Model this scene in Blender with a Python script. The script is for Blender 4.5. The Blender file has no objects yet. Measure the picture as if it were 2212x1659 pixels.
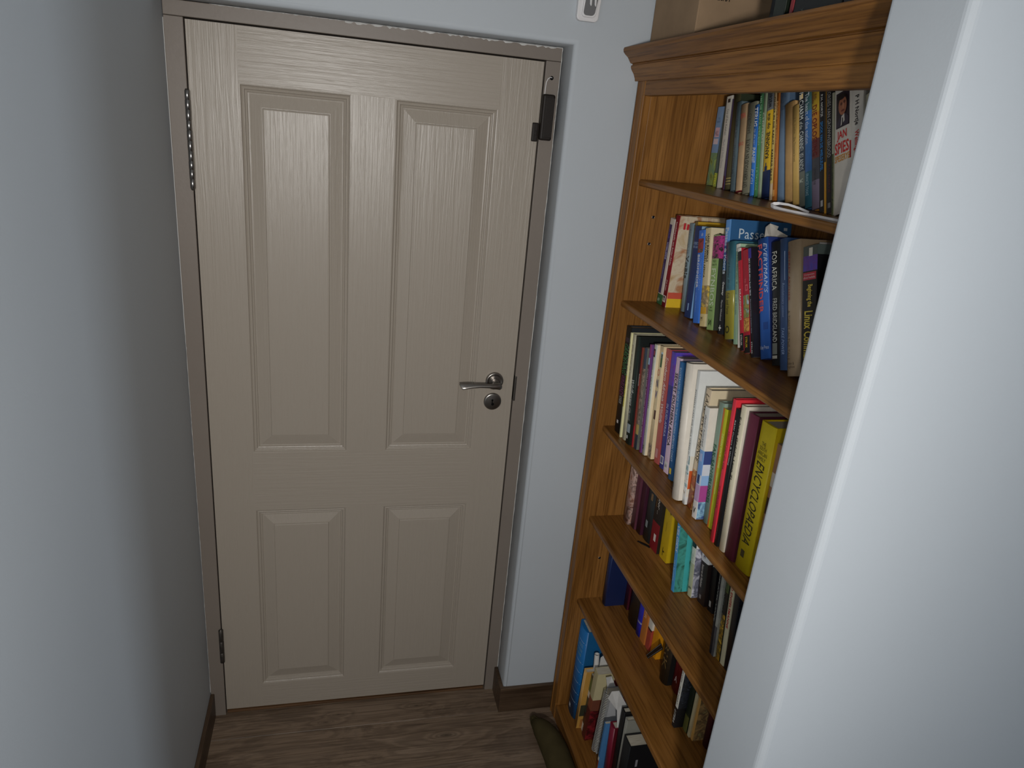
import bpy, bmesh, math, random
from mathutils import Vector, Matrix
random.seed(7)
S = bpy.context.scene
COL = S.collection

# ------------------------------------------------------------ camera, light, exposure
cam_d = bpy.data.cameras.new('camera')
cam = bpy.data.objects.new('camera', cam_d)
COL.objects.link(cam)
cam_d.sensor_fit = 'HORIZONTAL'
cam_d.sensor_width = 36.0
cam_d.lens = 1528.57 / 2212 * 36.0
cam_d.clip_start = 0.02
CAMR = [[0.971231, -0.219956, 0.091263], [0.006961, -0.356851, -0.934135], [0.238036, 0.907897, -0.345054]]
CAMC = Vector((0.3472, -1.928, 1.8985))
cam.matrix_world = Matrix.Translation(CAMC) @ Matrix((
    (CAMR[0][0], -CAMR[1][0], -CAMR[2][0]),
    (CAMR[0][1], -CAMR[1][1], -CAMR[2][1]),
    (CAMR[0][2], -CAMR[1][2], -CAMR[2][2]))).to_4x4()
S.camera = cam

world = bpy.data.worlds.new('room_light')
S.world = world
world.use_nodes = True
world.node_tree.nodes['Background'].inputs[0].default_value = (0.80, 0.90, 1.0, 1)
world.node_tree.nodes['Background'].inputs[1].default_value = 0.07

def lamp(name, kind, loc, energy, color=(1, 1, 1), target=None, **kw):
    d = bpy.data.lights.new(name, kind)
    d.energy = energy
    d.color = color
    for k, v in kw.items():
        setattr(d, k, v)
    o = bpy.data.objects.new(name, d)
    COL.objects.link(o)
    o.location = loc
    if target is not None:
        o.rotation_euler = (Vector(target) - Vector(loc)).to_track_quat('-Z', 'Y').to_euler()
    return o

# added spot in the room behind the camera, standing in for most flash light
lamp('flash_stand_in', 'SPOT', (0.27, -2.50, 1.82), 99.0, (1.0, 0.975, 0.94), target=(0.10, 0.0, 1.30),
     shadow_soft_size=0.05, spot_size=math.radians(120), spot_blend=1.0)
# the phone's weak flash beside its lens
lamp('phone_flash', 'SPOT', (0.372, -1.935, 1.872), 9.0, (1.0, 0.96, 0.90), target=(0.62, -0.98, 1.50),
     shadow_soft_size=0.008, spot_size=math.radians(120), spot_blend=1.0)
# daylight from a window of that room, far to the right of the passage
lamp('window_daylight', 'AREA', (6.0, -4.25, 1.7), 72.0, (0.80, 0.90, 1.0), target=(0.0, -1.0, 1.4),
     shape='RECTANGLE', size=1.1, size_y=1.4)

S.view_settings.view_transform = 'Standard'
S.view_settings.look = 'None'
S.view_settings.exposure = 0.0
S.view_settings.gamma = 1.0
S.view_settings.use_curve_mapping = False

# ------------------------------------------------------------ helpers
def lin(c):
    return tuple((x / 12.92 if x <= 0.04045 else ((x + 0.055) / 1.055) ** 2.4) for x in c)
def hexc(h):
    return lin(tuple(int(h[i:i + 2], 16) / 255 for i in (0, 2, 4)))
def tag(o, label=None, cat=None, group=None, kind=None):
    for k, v in (('label', label), ('category', cat), ('group', group), ('kind', kind)):
        if v: o[k] = v
    return o
def empty(name, loc, label=None, cat=None, group=None, kind=None):
    o = bpy.data.objects.new(name, None)
    o.empty_display_size = 0.05
    COL.objects.link(o)
    o.location = loc
    return tag(o, label, cat, group, kind)
def link(name, me, parent=None, loc=(0, 0, 0)):
    o = bpy.data.objects.new(name, me)
    COL.objects.link(o)
    if parent: o.parent = parent
    o.location = loc
    return o
class MB:
    """collects faces of one mesh; m = material slot"""
    def __init__(s): s.v = []; s.f = []; s.m = []; s.sm = []
    def add(s, vs, fs, m=0, smooth=False):
        b = len(s.v); s.v += [tuple(p) for p in vs]
        for f in fs:
            s.f.append([b + i for i in f]); s.m.append(m); s.sm.append(smooth)
    def box(s, a, b, m=0):
        x0, y0, z0 = a; x1, y1, z1 = b
        s.add([(x0,y0,z0),(x1,y0,z0),(x1,y1,z0),(x0,y1,z0),(x0,y0,z1),(x1,y0,z1),(x1,y1,z1),(x0,y1,z1)],
              [(0,3,2,1),(4,5,6,7),(0,1,5,4),(1,2,6,5),(2,3,7,6),(3,0,4,7)], m)
    def prism(s, prof, fn, t0, t1, m=0, smooth=False, caps=True):
        """prof: closed 2D polygon, fn(u,v,t)->xyz"""
        n = len(prof)
        vs = [fn(u, v, t0) for u, v in prof] + [fn(u, v, t1) for u, v in prof]
        s.add(vs, [(i, (i+1) % n, n + (i+1) % n, n + i) for i in range(n)], m, smooth)
        if caps: s.add(vs, [tuple(range(n))[::-1], tuple(range(n, 2*n))], m)
    def tube(s, pts, r, n=8, m=0, caps=True, smooth=True):
        pts = [Vector(p) for p in pts]
        rs = r if isinstance(r, (list, tuple)) else [r] * len(pts)
        vs = []; up = None
        for i, p in enumerate(pts):
            d = (pts[min(i+1, len(pts)-1)] - pts[max(i-1, 0)]).normalized()
            if up is None:
                up = d.orthogonal().normalized()
            up = (up - d * up.dot(d)).normalized()
            w = d.cross(up)
            for k in range(n):
                a = 2 * math.pi * k / n
                vs.append(p + (up * math.cos(a) + w * math.sin(a)) * rs[i])
        fs = []
        for i in range(len(pts) - 1):
            for k in range(n):
                fs.append((i*n+k, i*n+(k+1) % n, (i+1)*n+(k+1) % n, (i+1)*n+k))
        s.add(vs, fs, m, smooth)
        if caps:
            s.add(vs, [tuple(range(n))[::-1], tuple(range((len(pts)-1)*n, len(pts)*n))], m)
    def lathe(s, prof, fn, n=28, m=0, smooth=True):
        """prof (r, h) list; fn(x, y, h)"""
        vs = [fn(r*math.cos(2*math.pi*k/n), r*math.sin(2*math.pi*k/n), h) for r, h in prof for k in range(n)]
        fs = [(i*n+k, i*n+(k+1) % n, (i+1)*n+(k+1) % n, (i+1)*n+k) for i in range(len(prof)-1) for k in range(n)]
        s.add(vs, fs, m, smooth)
        s.add(vs, [tuple(range(n)), tuple(range((len(prof)-1)*n, len(prof)*n))], m)
    def build(s, name, mats, parent=None, loc=(0, 0, 0), bevel=0, seg=2, weld=False):
        me = bpy.data.meshes.new(name)
        me.from_pydata(s.v, [], s.f)
        for p, m, sm in zip(me.polygons, s.m, s.sm):
            p.material_index = m; p.use_smooth = sm
        bm = bmesh.new(); bm.from_mesh(me)
        if weld or bevel: bmesh.ops.remove_doubles(bm, verts=bm.verts, dist=1e-5)
        bmesh.ops.recalc_face_normals(bm, faces=bm.faces)
        if bevel:
            es = [e for e in bm.edges if len(e.link_faces) == 2 and e.calc_face_angle(0) > 0.6]
            bmesh.ops.bevel(bm, geom=es, offset=bevel, segments=seg, affect='EDGES', profile=0.5, clamp_overlap=True)
        bm.to_mesh(me); bm.free()
        for m in (mats if isinstance(mats, (list, tuple)) else [mats]): me.materials.append(m)
        return link(name, me, parent, loc)
def boxo(name, a, b, mat, parent=None, bevel=0, seg=2, loc=(0, 0, 0)):
    k = MB(); k.box(a, b); return k.build(name, mat, parent, loc, bevel, seg)

# ------------------------------------------------------------ materials
def new_mat(name, rough=0.5, spec=0.5, metal=0.0):
    m = bpy.data.materials.new(name); m.use_nodes = True
    nt = m.node_tree; b = nt.nodes['Principled BSDF']
    b.inputs['Roughness'].default_value = rough
    b.inputs['Specular IOR Level'].default_value = spec
    b.inputs['Metallic'].default_value = metal
    return m, nt, b
def coords(nt, scale=(1, 1, 1), rot=(0, 0, 0), kind='Object'):
    tc = nt.nodes.new('ShaderNodeTexCoord'); mp = nt.nodes.new('ShaderNodeMapping')
    mp.inputs['Scale'].default_value = scale; mp.inputs['Rotation'].default_value = rot
    nt.links.new(tc.outputs[kind], mp.inputs[0]); return mp.outputs[0]
def noise(nt, vec, scale, detail=3, rough=0.55, dist=0.0):
    n = nt.nodes.new('ShaderNodeTexNoise')
    n.inputs['Scale'].default_value = scale; n.inputs['Detail'].default_value = detail
    n.inputs['Roughness'].default_value = rough; n.inputs['Distortion'].default_value = dist
    nt.links.new(vec, n.inputs['Vector']); return n.outputs[0]
def ramp(nt, fac, stops):
    r = nt.nodes.new('ShaderNodeValToRGB'); e = r.color_ramp.elements
    while len(e) < len(stops): e.new(0.5)
    for k, (p, c) in zip(e, stops): k.position = p; k.color = (*c, 1)
    nt.links.new(fac, r.inputs[0]); return r.outputs[0]
def mix(nt, a, b, fac, mode='MIX'):
    n = nt.nodes.new('ShaderNodeMix'); n.data_type = 'RGBA'; n.blend_type = mode
    for sock, v in ((n.inputs[0], fac), (n.inputs[6], a), (n.inputs[7], b)):
        if hasattr(v, 'links'): nt.links.new(v, sock)
        elif isinstance(v, tuple): sock.default_value = (*v, 1)
        else: sock.default_value = v
    return n.outputs[2]
def bump(nt, b, h, strength, dist):
    n = nt.nodes.new('ShaderNodeBump'); n.inputs['Strength'].default_value = strength
    n.inputs['Distance'].default_value = dist
    nt.links.new(h, n.inputs['Height']); nt.links.new(n.outputs[0], b.inputs['Normal'])
def math_n(nt, op, a, b=None):
    n = nt.nodes.new('ShaderNodeMath'); n.operation = op
    for i, v in enumerate((a, b)):
        if v is None: continue
        if hasattr(v, 'links'): nt.links.new(v, n.inputs[i])
        else: n.inputs[i].default_value = v
    return n.outputs[0]

def paint(name, c, rough=0.5, spec=0.4, bs=220, bd=0.0004, var=0.05, st=0.5):
    m, nt, b = new_mat(name, rough, spec)
    v = coords(nt)
    c2 = tuple(x * (1 - var) for x in c)
    nt.links.new(ramp(nt, noise(nt, v, 2.2, 4), [(0.3, c2), (0.7, c)]), b.inputs['Base Color'])
    bump(nt, b, noise(nt, v, bs, 3), st, bd)
    return m
M = {}
M['wall'] = paint('wall_paint', (0.47, 0.508, 0.545), 0.55, 0.22, 260, 0.0003, 0.03, 0.35)
M['ceiling'] = paint('ceiling_paint', (0.72, 0.72, 0.70), 0.8, 0.2)
M['frame'] = paint('frame_paint', (0.215, 0.182, 0.155), 0.42, 0.4, 90, 0.0004, 0.08)
M['plaster'] = paint('chipped_plaster', (0.66, 0.66, 0.64), 0.9, 0.1, 400, 0.001)

def door_paint(name, axis):
    m, nt, b = new_mat(name, 0.36, 0.45)
    b.inputs['Base Color'].default_value = (0.345, 0.302, 0.252, 1)
    sc = [150.0, 150.0, 150.0]; sc[axis] = 4.5
    v = coords(nt, tuple(sc))
    n1 = noise(nt, v, 1.0, 3, 0.6, 0.6)
    sc2 = [60.0, 60.0, 60.0]; sc2[axis] = 2.0
    n2 = noise(nt, coords(nt, tuple(sc2)), 1.0, 2, 0.5, 0.8)
    n3 = noise(nt, coords(nt), 420, 2)
    h = math_n(nt, 'ADD', ramp(nt, n1, [(0.38, (0, 0, 0)), (0.62, (1, 1, 1))]), math_n(nt, 'MULTIPLY', n2, 0.8))
    h = math_n(nt, 'ADD', h, math_n(nt, 'MULTIPLY', n3, 0.5))
    bump(nt, b, h, 0.32, 0.0008)
    return m
M['door_v'] = door_paint('door_paint_upright_grain', 2)
M['door_h'] = door_paint('door_paint_level_grain', 0)

def wood(name, axis, dark, mid, light, rough=0.42, spec=0.24, fine=190, coarse=11, bstr=0.25, rings=0.2, off=0.0):
    m, nt, b = new_mat(name, rough, spec)
    s1 = [fine] * 3; s1[axis] = fine / 45
    s2 = [coarse] * 3; s2[axis] = coarse / 9
    v1 = coords(nt, tuple(s1)); v2 = coords(nt, tuple(s2), )
    n1 = noise(nt, v1, 1.0, 4, 0.65, 0.2)
    n2 = noise(nt, v2, 1.0, 4, 0.55, 1.2)
    w = math_n(nt, 'SINE', math_n(nt, 'MULTIPLY', n2, 42.0))
    w = math_n(nt, 'MULTIPLY', math_n(nt, 'ADD', w, 1.0), 0.5)
    base = ramp(nt, n2, [(0.3, dark), (0.52, mid), (0.72, light)])
    base = mix(nt, base, tuple(x * 0.62 for x in mid), math_n(nt, 'MULTIPLY', w, rings))
    pores = ramp(nt, n1, [(0.36, (0.55, 0.5, 0.45)), (0.54, (1, 1, 1))])
    base = mix(nt, base, pores, 1.0, 'MULTIPLY')
    nt.links.new(base, b.inputs['Base Color'])
    bump(nt, b, n1, bstr, 0.0006)
    return m
OD, OM, OL = (0.175, 0.074, 0.016), (0.26, 0.113, 0.026), (0.34, 0.156, 0.040)
M['oak_z'] = wood('oak_upright', 2, OD, OM, OL)
M['oak_y'] = wood('oak_level', 1, OD, OM, OL, rings=0.38)
M['oak_shelf'] = wood('oak_shelf_board', 1, tuple(x*0.92 for x in OD), tuple(x*0.92 for x in OM), tuple(x*0.92 for x in OL), rough=0.30, rings=0.08)
def floor_wood(name, knots=()):
    """laminate board: long grain with cathedral figure; knots = (x, y, size) in the board's own metres"""
    m, nt, b = new_mat(name, 0.42, 0.4)
    oi = nt.nodes.new('ShaderNodeObjectInfo')
    tc = nt.nodes.new('ShaderNodeTexCoord')
    add = nt.nodes.new('ShaderNodeVectorMath'); add.operation = 'ADD'
    cmb = nt.nodes.new('ShaderNodeCombineXYZ')
    nt.links.new(math_n(nt, 'MULTIPLY', oi.outputs['Random'], 37.0), cmb.inputs[0])
    nt.links.new(math_n(nt, 'MULTIPLY', oi.outputs['Random'], 11.0), cmb.inputs[2])
    nt.links.new(tc.outputs['Object'], add.inputs[0]); nt.links.new(cmb.outputs[0], add.inputs[1])
    def mp(s):
        n = nt.nodes.new('ShaderNodeMapping'); n.inputs['Scale'].default_value = s
        nt.links.new(add.outputs[0], n.inputs[0]); return n.outputs[0]
    n2 = noise(nt, mp((2.0, 10, 10)), 1.0, 5, 0.6, 0.9)
    n1 = noise(nt, mp((4, 190, 190)), 1.0, 4, 0.65, 0.3)
    ph = math_n(nt, 'MULTIPLY', n2, 46.0)
    dark = None
    for (kx, ky, ks) in knots:
        sub = nt.nodes.new('ShaderNodeMapping'); sub.inputs['Location'].default_value = (-kx / (3.4 * ks), -ky / ks, 0); sub.inputs['Scale'].default_value = (1 / (3.4 * ks), 1 / ks, 0)
        nt.links.new(tc.outputs['Object'], sub.inputs[0])
        ln = nt.nodes.new('ShaderNodeVectorMath'); ln.operation = 'LENGTH'; nt.links.new(sub.outputs[0], ln.inputs[0])
        d = math_n(nt, 'ADD', ln.outputs['Value'], math_n(nt, 'MULTIPLY', n2, 0.5))
        w_ = math_n(nt, 'POWER', 2.718, math_n(nt, 'MULTIPLY', math_n(nt, 'MULTIPLY', ln.outputs['Value'], ln.outputs['Value']), -0.45))
        ph = math_n(nt, 'ADD', math_n(nt, 'MULTIPLY', ph, math_n(nt, 'SUBTRACT', 1.0, w_)), math_n(nt, 'MULTIPLY', math_n(nt, 'MULTIPLY', d, 26.0), w_))
        dk = math_n(nt, 'POWER', 2.718, math_n(nt, 'MULTIPLY', math_n(nt, 'MULTIPLY', ln.outputs['Value'], ln.outputs['Value']), -9.0))
        dark = dk if dark is None else math_n(nt, 'MAXIMUM', dark, dk)
    w = math_n(nt, 'SINE', ph)
    w = math_n(nt, 'MULTIPLY', math_n(nt, 'ADD', w, 1.0), 0.5)
    base = ramp(nt, n2, [(0.28, (0.125, 0.086, 0.058)), (0.5, (0.225, 0.160, 0.110)), (0.74, (0.30, 0.222, 0.160))])
    base = mix(nt, base, (0.095, 0.064, 0.043), math_n(nt, 'MULTIPLY', w, 0.5))
    if dark is not None: base = mix(nt, base, (0.045, 0.032, 0.022), math_n(nt, 'MULTIPLY', dark, 0.8))
    base = mix(nt, base, ramp(nt, n1, [(0.36, (0.55, 0.52, 0.49)), (0.56, (1, 1, 1))]), 0.9, 'MULTIPLY')
    nt.links.new(base, b.inputs['Base Color'])
    bump(nt, b, n1, 0.3, 0.0006)
    return m
M['plank'] = floor_wood('laminate_plank')
M['plank_knot'] = floor_wood('laminate_plank_with_knot', ((0.745, 0.115, 0.020),))
M['plank_knots'] = floor_wood('laminate_plank_with_small_knots', ((0.36, 0.028, 0.008), (0.40, 0.055, 0.006), (0.66, 0.06, 0.007)))
M['skirting'] = wood('skirting_wood', 0, (0.045, 0.026, 0.015), (0.085, 0.052, 0.030), (0.13, 0.085, 0.052), 0.45, 0.4, 110, 16)
M['skirting_y'] = wood('skirting_wood_side', 1, (0.045, 0.026, 0.015), (0.085, 0.052, 0.030), (0.13, 0.085, 0.052), 0.45, 0.4, 110, 16)
M['threshold'] = wood('threshold_wood', 0, (0.09, 0.045, 0.020), (0.15, 0.078, 0.035), (0.20, 0.11, 0.052), 0.5, 0.4, 90, 14)
def plain(name, c, rough=0.5, metal=0.0, spec=0.5, bs=0, bst=0.3, bd=0.0004, var=0.0, vs=60):
    m, nt, b = new_mat(name, rough, spec, metal)
    v = coords(nt)
    if var:
        nt.links.new(ramp(nt, noise(nt, v, vs, 4), [(0.32, tuple(x*(1-var) for x in c)), (0.68, tuple(min(1, x*(1+var*0.5)) for x in c))]), b.inputs['Base Color'])
    else:
        b.inputs['Base Color'].default_value = (*c, 1)
    if bs: bump(nt, b, noise(nt, v, bs, 3), bst, bd)
    return m
M['nickel'] = plain('brushed_nickel', (0.30, 0.28, 0.26), 0.30, 1.0, bs=300, bst=0.1)
M['steel'] = plain('hinge_steel', (0.36, 0.35, 0.34), 0.28, 1.0, var=0.2)
M['dull_steel'] = plain('dull_steel', (0.10, 0.09, 0.08), 0.5, 0.8, var=0.3)
M['black'] = plain('black_gap', (0.004, 0.004, 0.004), 0.9, spec=0.1)
M['brown_plastic'] = plain('dark_brown_plastic', (0.014, 0.010, 0.008), 0.5, spec=0.25)
M['white_plastic'] = plain('white_plastic', (0.72, 0.71, 0.72), 0.4)
M['grey_plastic'] = plain('grey_plastic', (0.16, 0.16, 0.165), 0.35)
M['cardboard'] = plain('cardboard', (0.30, 0.205, 0.125), 0.85, spec=0.15, var=0.12, vs=14, bs=70, bst=0.15)
M['olive_cloth'] = plain('olive_cloth', (0.060, 0.047, 0.020), 0.95, spec=0.1, bs=420, bst=0.5, bd=0.001, var=0.15, vs=25)
M['paper'] = plain('white_paper', (0.66, 0.65, 0.63), 0.8, spec=0.2, var=0.05, vs=30)

# ------------------------------------------------------------ the setting
WL, RR, YB = -0.046, 0.900, -0.100          # left wall face, reveal face, back wall face
H = 2.70
def rounded(prof, idx, r, n=4):
    """round chosen corners of a 2D polygon"""
    out = []
    for i, p in enumerate(prof):
        if i not in idx: out.append(p); continue
        a = Vector(prof[i-1]) - Vector(p); c = Vector(prof[(i+1) % len(prof)]) - Vector(p)
        a.normalize(); c.normalize()
        ctr = Vector(p) + (a + c) * r
        for k in range(n + 1):
            t = k / n * math.pi / 2
            q = ctr - a * r * math.sin(t) - c * r * math.cos(t)
            out.append((q.x, q.y))
    return out
# back wall: one plaster sheet with the door recess cut out, arrises rounded over
k = MB()
P = [(WL, H), (WL, 2.090), (RR, 2.090), (RR, 0.0), (1.75, 0.0), (1.75, H)]
R0 = 0.012
def ring(dx, y):   # outline of the wall face shrunk away from the opening
    return [(WL, y, H), (WL, y, 2.090 + dx), (RR + dx, y, 2.090 + dx), (RR + dx, y, 0.0), (1.75, y, 0.0), (1.75, y, H)]
rings_ = [ring(0, 0.16), ring(0, YB + R0)] + [ring(R0 * (1 - math.cos(t)), YB + R0 * (1 - math.sin(t))) for t in (math.pi/8, math.pi/4, 3*math.pi/8, math.pi/2)]
for a, b in zip(rings_, rings_[1:]):
    k.add(a + b, [(1, 2, 8, 7), (2, 3, 9, 8)], 0, True)
f = rings_[-1]
k.add(f, [(0, 1, 2, 5), (2, 3, 4, 5)], 0)
g = rings_[0]
k.add(g, [(5, 2, 1, 0), (5, 4, 3, 2)], 0)
k.add(rings_[0] + f, [(0, 1, 7, 6), (5, 0, 6, 11), (4, 5, 11, 10), (3, 4, 10, 9)], 0)
tag(k.build('wall_back', M['wall'], weld=True), kind='structure')
tag(boxo('wall_left', (WL - 0.12, -4.2, 0), (WL, 0.16, H), M['wall']), kind='structure')
tag(boxo('wall_right', (1.430, -1.098, 0), (1.55, YB, H), M['wall']), kind='structure')
k = MB()
prof = rounded([(0.980, -1.098), (0.980, -1.231), (3.9, -1.231), (3.9, -1.098)], (0, 1), 0.011, 5)
k.prism(prof, lambda u, v, t: (u, v, t), 0, H)
tag(k.build('wall_entrance', M['wall']), kind='structure')
for p in bpy.data.objects['wall_entrance'].data.polygons: p.use_smooth = False
tag(boxo('wall_outside_door', (WL - 0.12, 0.9, 0), (1.75, 1.0, H), M['wall']), kind='structure')
tag(boxo('ceiling', (WL - 0.12, -4.2, H), (3.9, 1.0, H + 0.1), M['ceiling']), kind='structure')
fl = tag(boxo('floor', (WL - 0.12, -4.2, -0.08), (3.9, 1.0, -0.006), M['threshold']), kind='structure')
pm = {}
yb = YB - 0.005
for j in range(12):
    y1 = yb + 0.192 - 0.192 * j; y0 = y1 - 0.192
    xs = [WL, WL + 0.30 + (j * 0.77) % 1.25]
    while xs[-1] < 1.75: xs.append(min(xs[-1] + 1.29, 1.75))
    if j == 0: xs = [WL, 1.75]
    if j == 1: xs = [WL, 1.17, 1.75]
    for a, b in zip(xs, xs[1:]):
        L = round(b - a, 4)
        if L < 0.02: continue
        if L not in pm:
            q = MB(); q.box((0.0004, 0.0004, -0.006), (L - 0.0004, 0.1916, 0.0))
            o = q.build('plank', M['plank'], bevel=0.0007, seg=1); pm[L] = o.data
            bpy.data.objects.remove(o)
        po = link('plank', pm[L], fl, (a, y0, 0))
        if j < 2 and a < 0.5:
            po.data = pm[L].copy(); po.data.materials[0] = M['plank_knots' if j == 0 else 'plank_knot']

# skirting boards
tag(boxo('baseboard_left', (WL, -4.0, 0), (WL + 0.012, -0.004, 0.093), M['skirting_y'], bevel=0.002), kind='structure')
k = MB()
pf = [(1.40, YB), (1.40, YB - 0.012), (RR - 0.012, YB - 0.012), (RR - 0.012, -0.006), (RR, -0.006), (RR, YB)]
k.prism(pf, lambda u, v, t: (u, v, t), 0, 0.101)
tag(k.build('baseboard_back', M['skirting'], bevel=0.0015), kind='structure')
tag(boxo('trim_1', (0.0, 0.004, 0.0), (0.856, 0.075, 0.008), M['threshold'], bevel=0.002), kind='structure')

# ------------------------------------------------------------ door and its frame
DW, DZ0, DZ1 = 0.8555, 0.020, 2.052
fr = empty('trim_2', (0, 0, 0), kind='structure')
fr['label'] = 'taupe painted wooden frame around the panelled door'
boxo('jamb', (WL + 0.001, -0.004, 0.0), (-0.003, 0.10, 2.0555), M['frame'], fr, 0.0015)
boxo('jamb', (DW + 0.004, -0.004, 0.0), (RR - 0.001, 0.10, 2.0555), M['frame'], fr, 0.0015)
boxo('head', (WL + 0.001, -0.0045, 2.0562), (RR - 0.001, 0.10, 2.089), M['frame'], fr, 0.0015)
boxo('stop', (-0.003, 0.046, 0.01), (0.012, 0.10, 2.056), M['frame'], fr)
boxo('stop', (DW - 0.012, 0.046, 0.01), (DW + 0.004, 0.10, 2.056), M['frame'], fr)
boxo('stop', (-0.003, 0.046, 2.04), (DW + 0.004, 0.10, 2.0562), M['frame'], fr)
# plaster chipped along the joint of frame and wall
def crumb(name, pts, w, nrm, seed):
    rr = random.Random(seed); k = MB(); vs = []
    n = len(pts)
    for (x, y, z) in pts:
        a = w * rr.uniform(0.15, 1.0); h = rr.uniform(0.0006, 0.0024)
        vs += [(x, y, z), (x + nrm[0]*a, y - h, z + nrm[2]*a), (x + nrm[0]*(a*0.6), y - h - 0.0012, z + nrm[2]*a*0.6)]
    fs = []
    for i in range(n - 1):
        b = 3 * i
        fs += [(b, b+3, b+5, b+2), (b+2, b+5, b+4, b+1), (b, b+1, b+4, b+3)]
    k.add(vs, fs)
    return k.build(name, M['plaster'], fr)
rr = random.Random(3)
pts = [(0.055 + 0.84 * i / 120 , -0.005, 2.0892) for i in range(121)]
crumb('chipped_plaster', [p for p in pts if p[0] < 0.36], 0.0028, (0, 0, -1), 4)
crumb('chipped_plaster', [p for p in pts if 0.35 < p[0] < 0.885], 0.0062, (0, 0, -1), 5)
crumb('chipped_plaster', [(RR - 0.0002, -0.005, 2.08 - 0.0105 * i) for i in range(62)], 0.0030, (-1, 0, 0), 6)
crumb('chipped_plaster', [(RR - 0.0002, -0.005, 1.40 - 0.0125 * i) for i in range(102)], 0.0018, (-1, 0, 0), 7)
crumb('chipped_plaster', [(WL + 0.0003, -0.005, 1.30 - 0.012 * i) for i in range(98)], 0.0022, (1, 0, 0), 8)

for nm_, a_, b_ in (('caulk_line', (RR - 0.0018, -0.0052, 0.10), (RR - 0.0003, -0.003, 2.088)), ('caulk_line', (0.06, -0.0052, 2.0878), (RR - 0.001, -0.003, 2.0892)), ('caulk_line', (WL + 0.0003, -0.0050, 0.10), (WL + 0.0015, -0.003, 2.05))):
    boxo(nm_, a_, b_, M['plaster'], fr)
door = empty('door_1', (0, 0, 0), kind='structure')
door['label'] = 'closed taupe door with four raised panels and grain-embossed rails'
XA, XB = 0.1113, 0.3730
XC, XD = DW - XB, DW - XA
Z = [z + DZ0 for z in (1.9072, 0.9299, 0.7418, 0.0906)]
T = 0.040
def leaf(name, a, b, mat): return boxo(name, (a[0], 0.0, a[1]), (b[0], T, b[1]), mat, door)
leaf('stile', (0, DZ0), (XA, DZ1), M['door_v'])
leaf('stile', (XD, DZ0), (DW, DZ1), M['door_v'])
leaf('rail', (XA, Z[0]), (XD, DZ1), M['door_h'])
leaf('rail', (XA, Z[2]), (XD, Z[1]), M['door_h'])
leaf('rail', (XA, DZ0), (XD, Z[3]), M['door_h'])
leaf('mullion', (XB, Z[1]), (XC, Z[0]), M['door_v'])
leaf('mullion', (XB, Z[3]), (XC, Z[2]), M['door_v'])
PROF = [(0, 0), (0.0025, 0.0004), (0.0045, 0.0035), (0.0065, 0.0048), (0.0090, 0.0040), (0.0110, 0.0046), (0.0125, 0.0075),
        (0.0150, 0.0086), (0.0168, 0.0080), (0.0180, 0.0100), (0.0215, 0.0106), (0.0500, 0.0036), (0.0512, 0.0036), (0.0522, 0.0012), (0.0550, 0.0004)]
def panel(x0, z0, x1, z1):
    k = MB(); rg = []
    for i, d in PROF: rg.append([(x0+i, d, z0+i), (x1-i, d, z0+i), (x1-i, d, z1-i), (x0+i, d, z1-i)])
    for a, b in zip(rg, rg[1:]):
        k.add(a + b, [(j, (j+1) % 4, 4 + (j+1) % 4, 4 + j) for j in range(4)])
    k.add(rg[-1], [(0, 1, 2, 3)])
    back = [(x0, T, z0), (x1, T, z0), (x1, T, z1), (x0, T, z1)]
    k.add(rg[0] + back, [(j, 4+j, 4 + (j+1) % 4, (j+1) % 4) for j in range(4)] + [(4, 7, 6, 5)])
    return k.build('panel', M['door_v'], door, weld=True)
for x0, x1 in ((XA, XB), (XC, XD)):
    panel(x0, Z[1], x1, Z[0]); panel(x0, Z[3], x1, Z[2])
# lever handle on a round rose
hd = MB()
hx, hz = 0.797, 1.177
F = lambda x, y, h: (hx + x, -h, hz + y)
hd.lathe([(0.0262, 0.0), (0.0266, 0.002), (0.0262, 0.0085), (0.0250, 0.0100), (0.0215, 0.0103), (0.0200, 0.0092), (0.0170, 0.0090), (0.0100, 0.0095)], F, 40)
rose = hd.build('handle_rose', M['nickel'], door)
hd = MB()
hd.lathe([(0.0112, 0.008), (0.0108, 0.020), (0.0100, 0.034)], F, 24)
# lever: an oval bar leaving the neck, thin at the waist and flaring to a flat blade
secs = [(0.0150, 0.040, -0.0110, 0.0050, 0.0050, .2), (0.0090, 0.043, -0.0085, 0.0105, 0.0075, .2), (-0.004, 0.046, -0.0070, 0.0090, 0.0068, .25), (-0.020, 0.048, -0.0058, 0.0064, 0.0054, .35),
        (-0.045, 0.050, -0.0048, 0.0058, 0.0042, .55), (-0.068, 0.0505, -0.0052, 0.0070, 0.0035, .65), (-0.086, 0.0502, -0.0066, 0.0084, 0.0032, .7), (-0.0960, 0.0498, -0.0080, 0.0090, 0.0030, .7), (-0.0972, 0.0498, -0.0081, 0.0084, 0.0022, .7)]
n = 20; vs = []
for dx, dep, dz, rz, ry, T in secs:
    for j in range(n):
        a = 2 * math.pi * j / n
        cs, sn = math.cos(a), math.sin(a)
        u = rz * math.copysign(abs(cs) ** 0.75, cs); w = ry * math.copysign(abs(sn) ** 0.75, sn)
        sl = -0.0045 if dx < -0.08 else 0.0
        vs.append((hx + dx * (1.11 if dx < 0 else 1) - sl * u / rz * -1, -dep + u * math.sin(T) + w * math.cos(T), hz + dz + 0.0055 + u * math.cos(T) - w * math.sin(T)))
fs = [(i*n+j, i*n+(j+1) % n, (i+1)*n+(j+1) % n, (i+1)*n+j) for i in range(len(secs)-1) for j in range(n)]
hd.add(vs, fs, 0, True); hd.add(vs, [tuple(range(n)), tuple(range((len(secs)-1)*n, len(secs)*n))])
hd.build('door_handle', M['nickel'], door)
k = MB(); F2 = lambda x, y, h: (hx - 0.0005 + x, -h, 1.111 + y)
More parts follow.
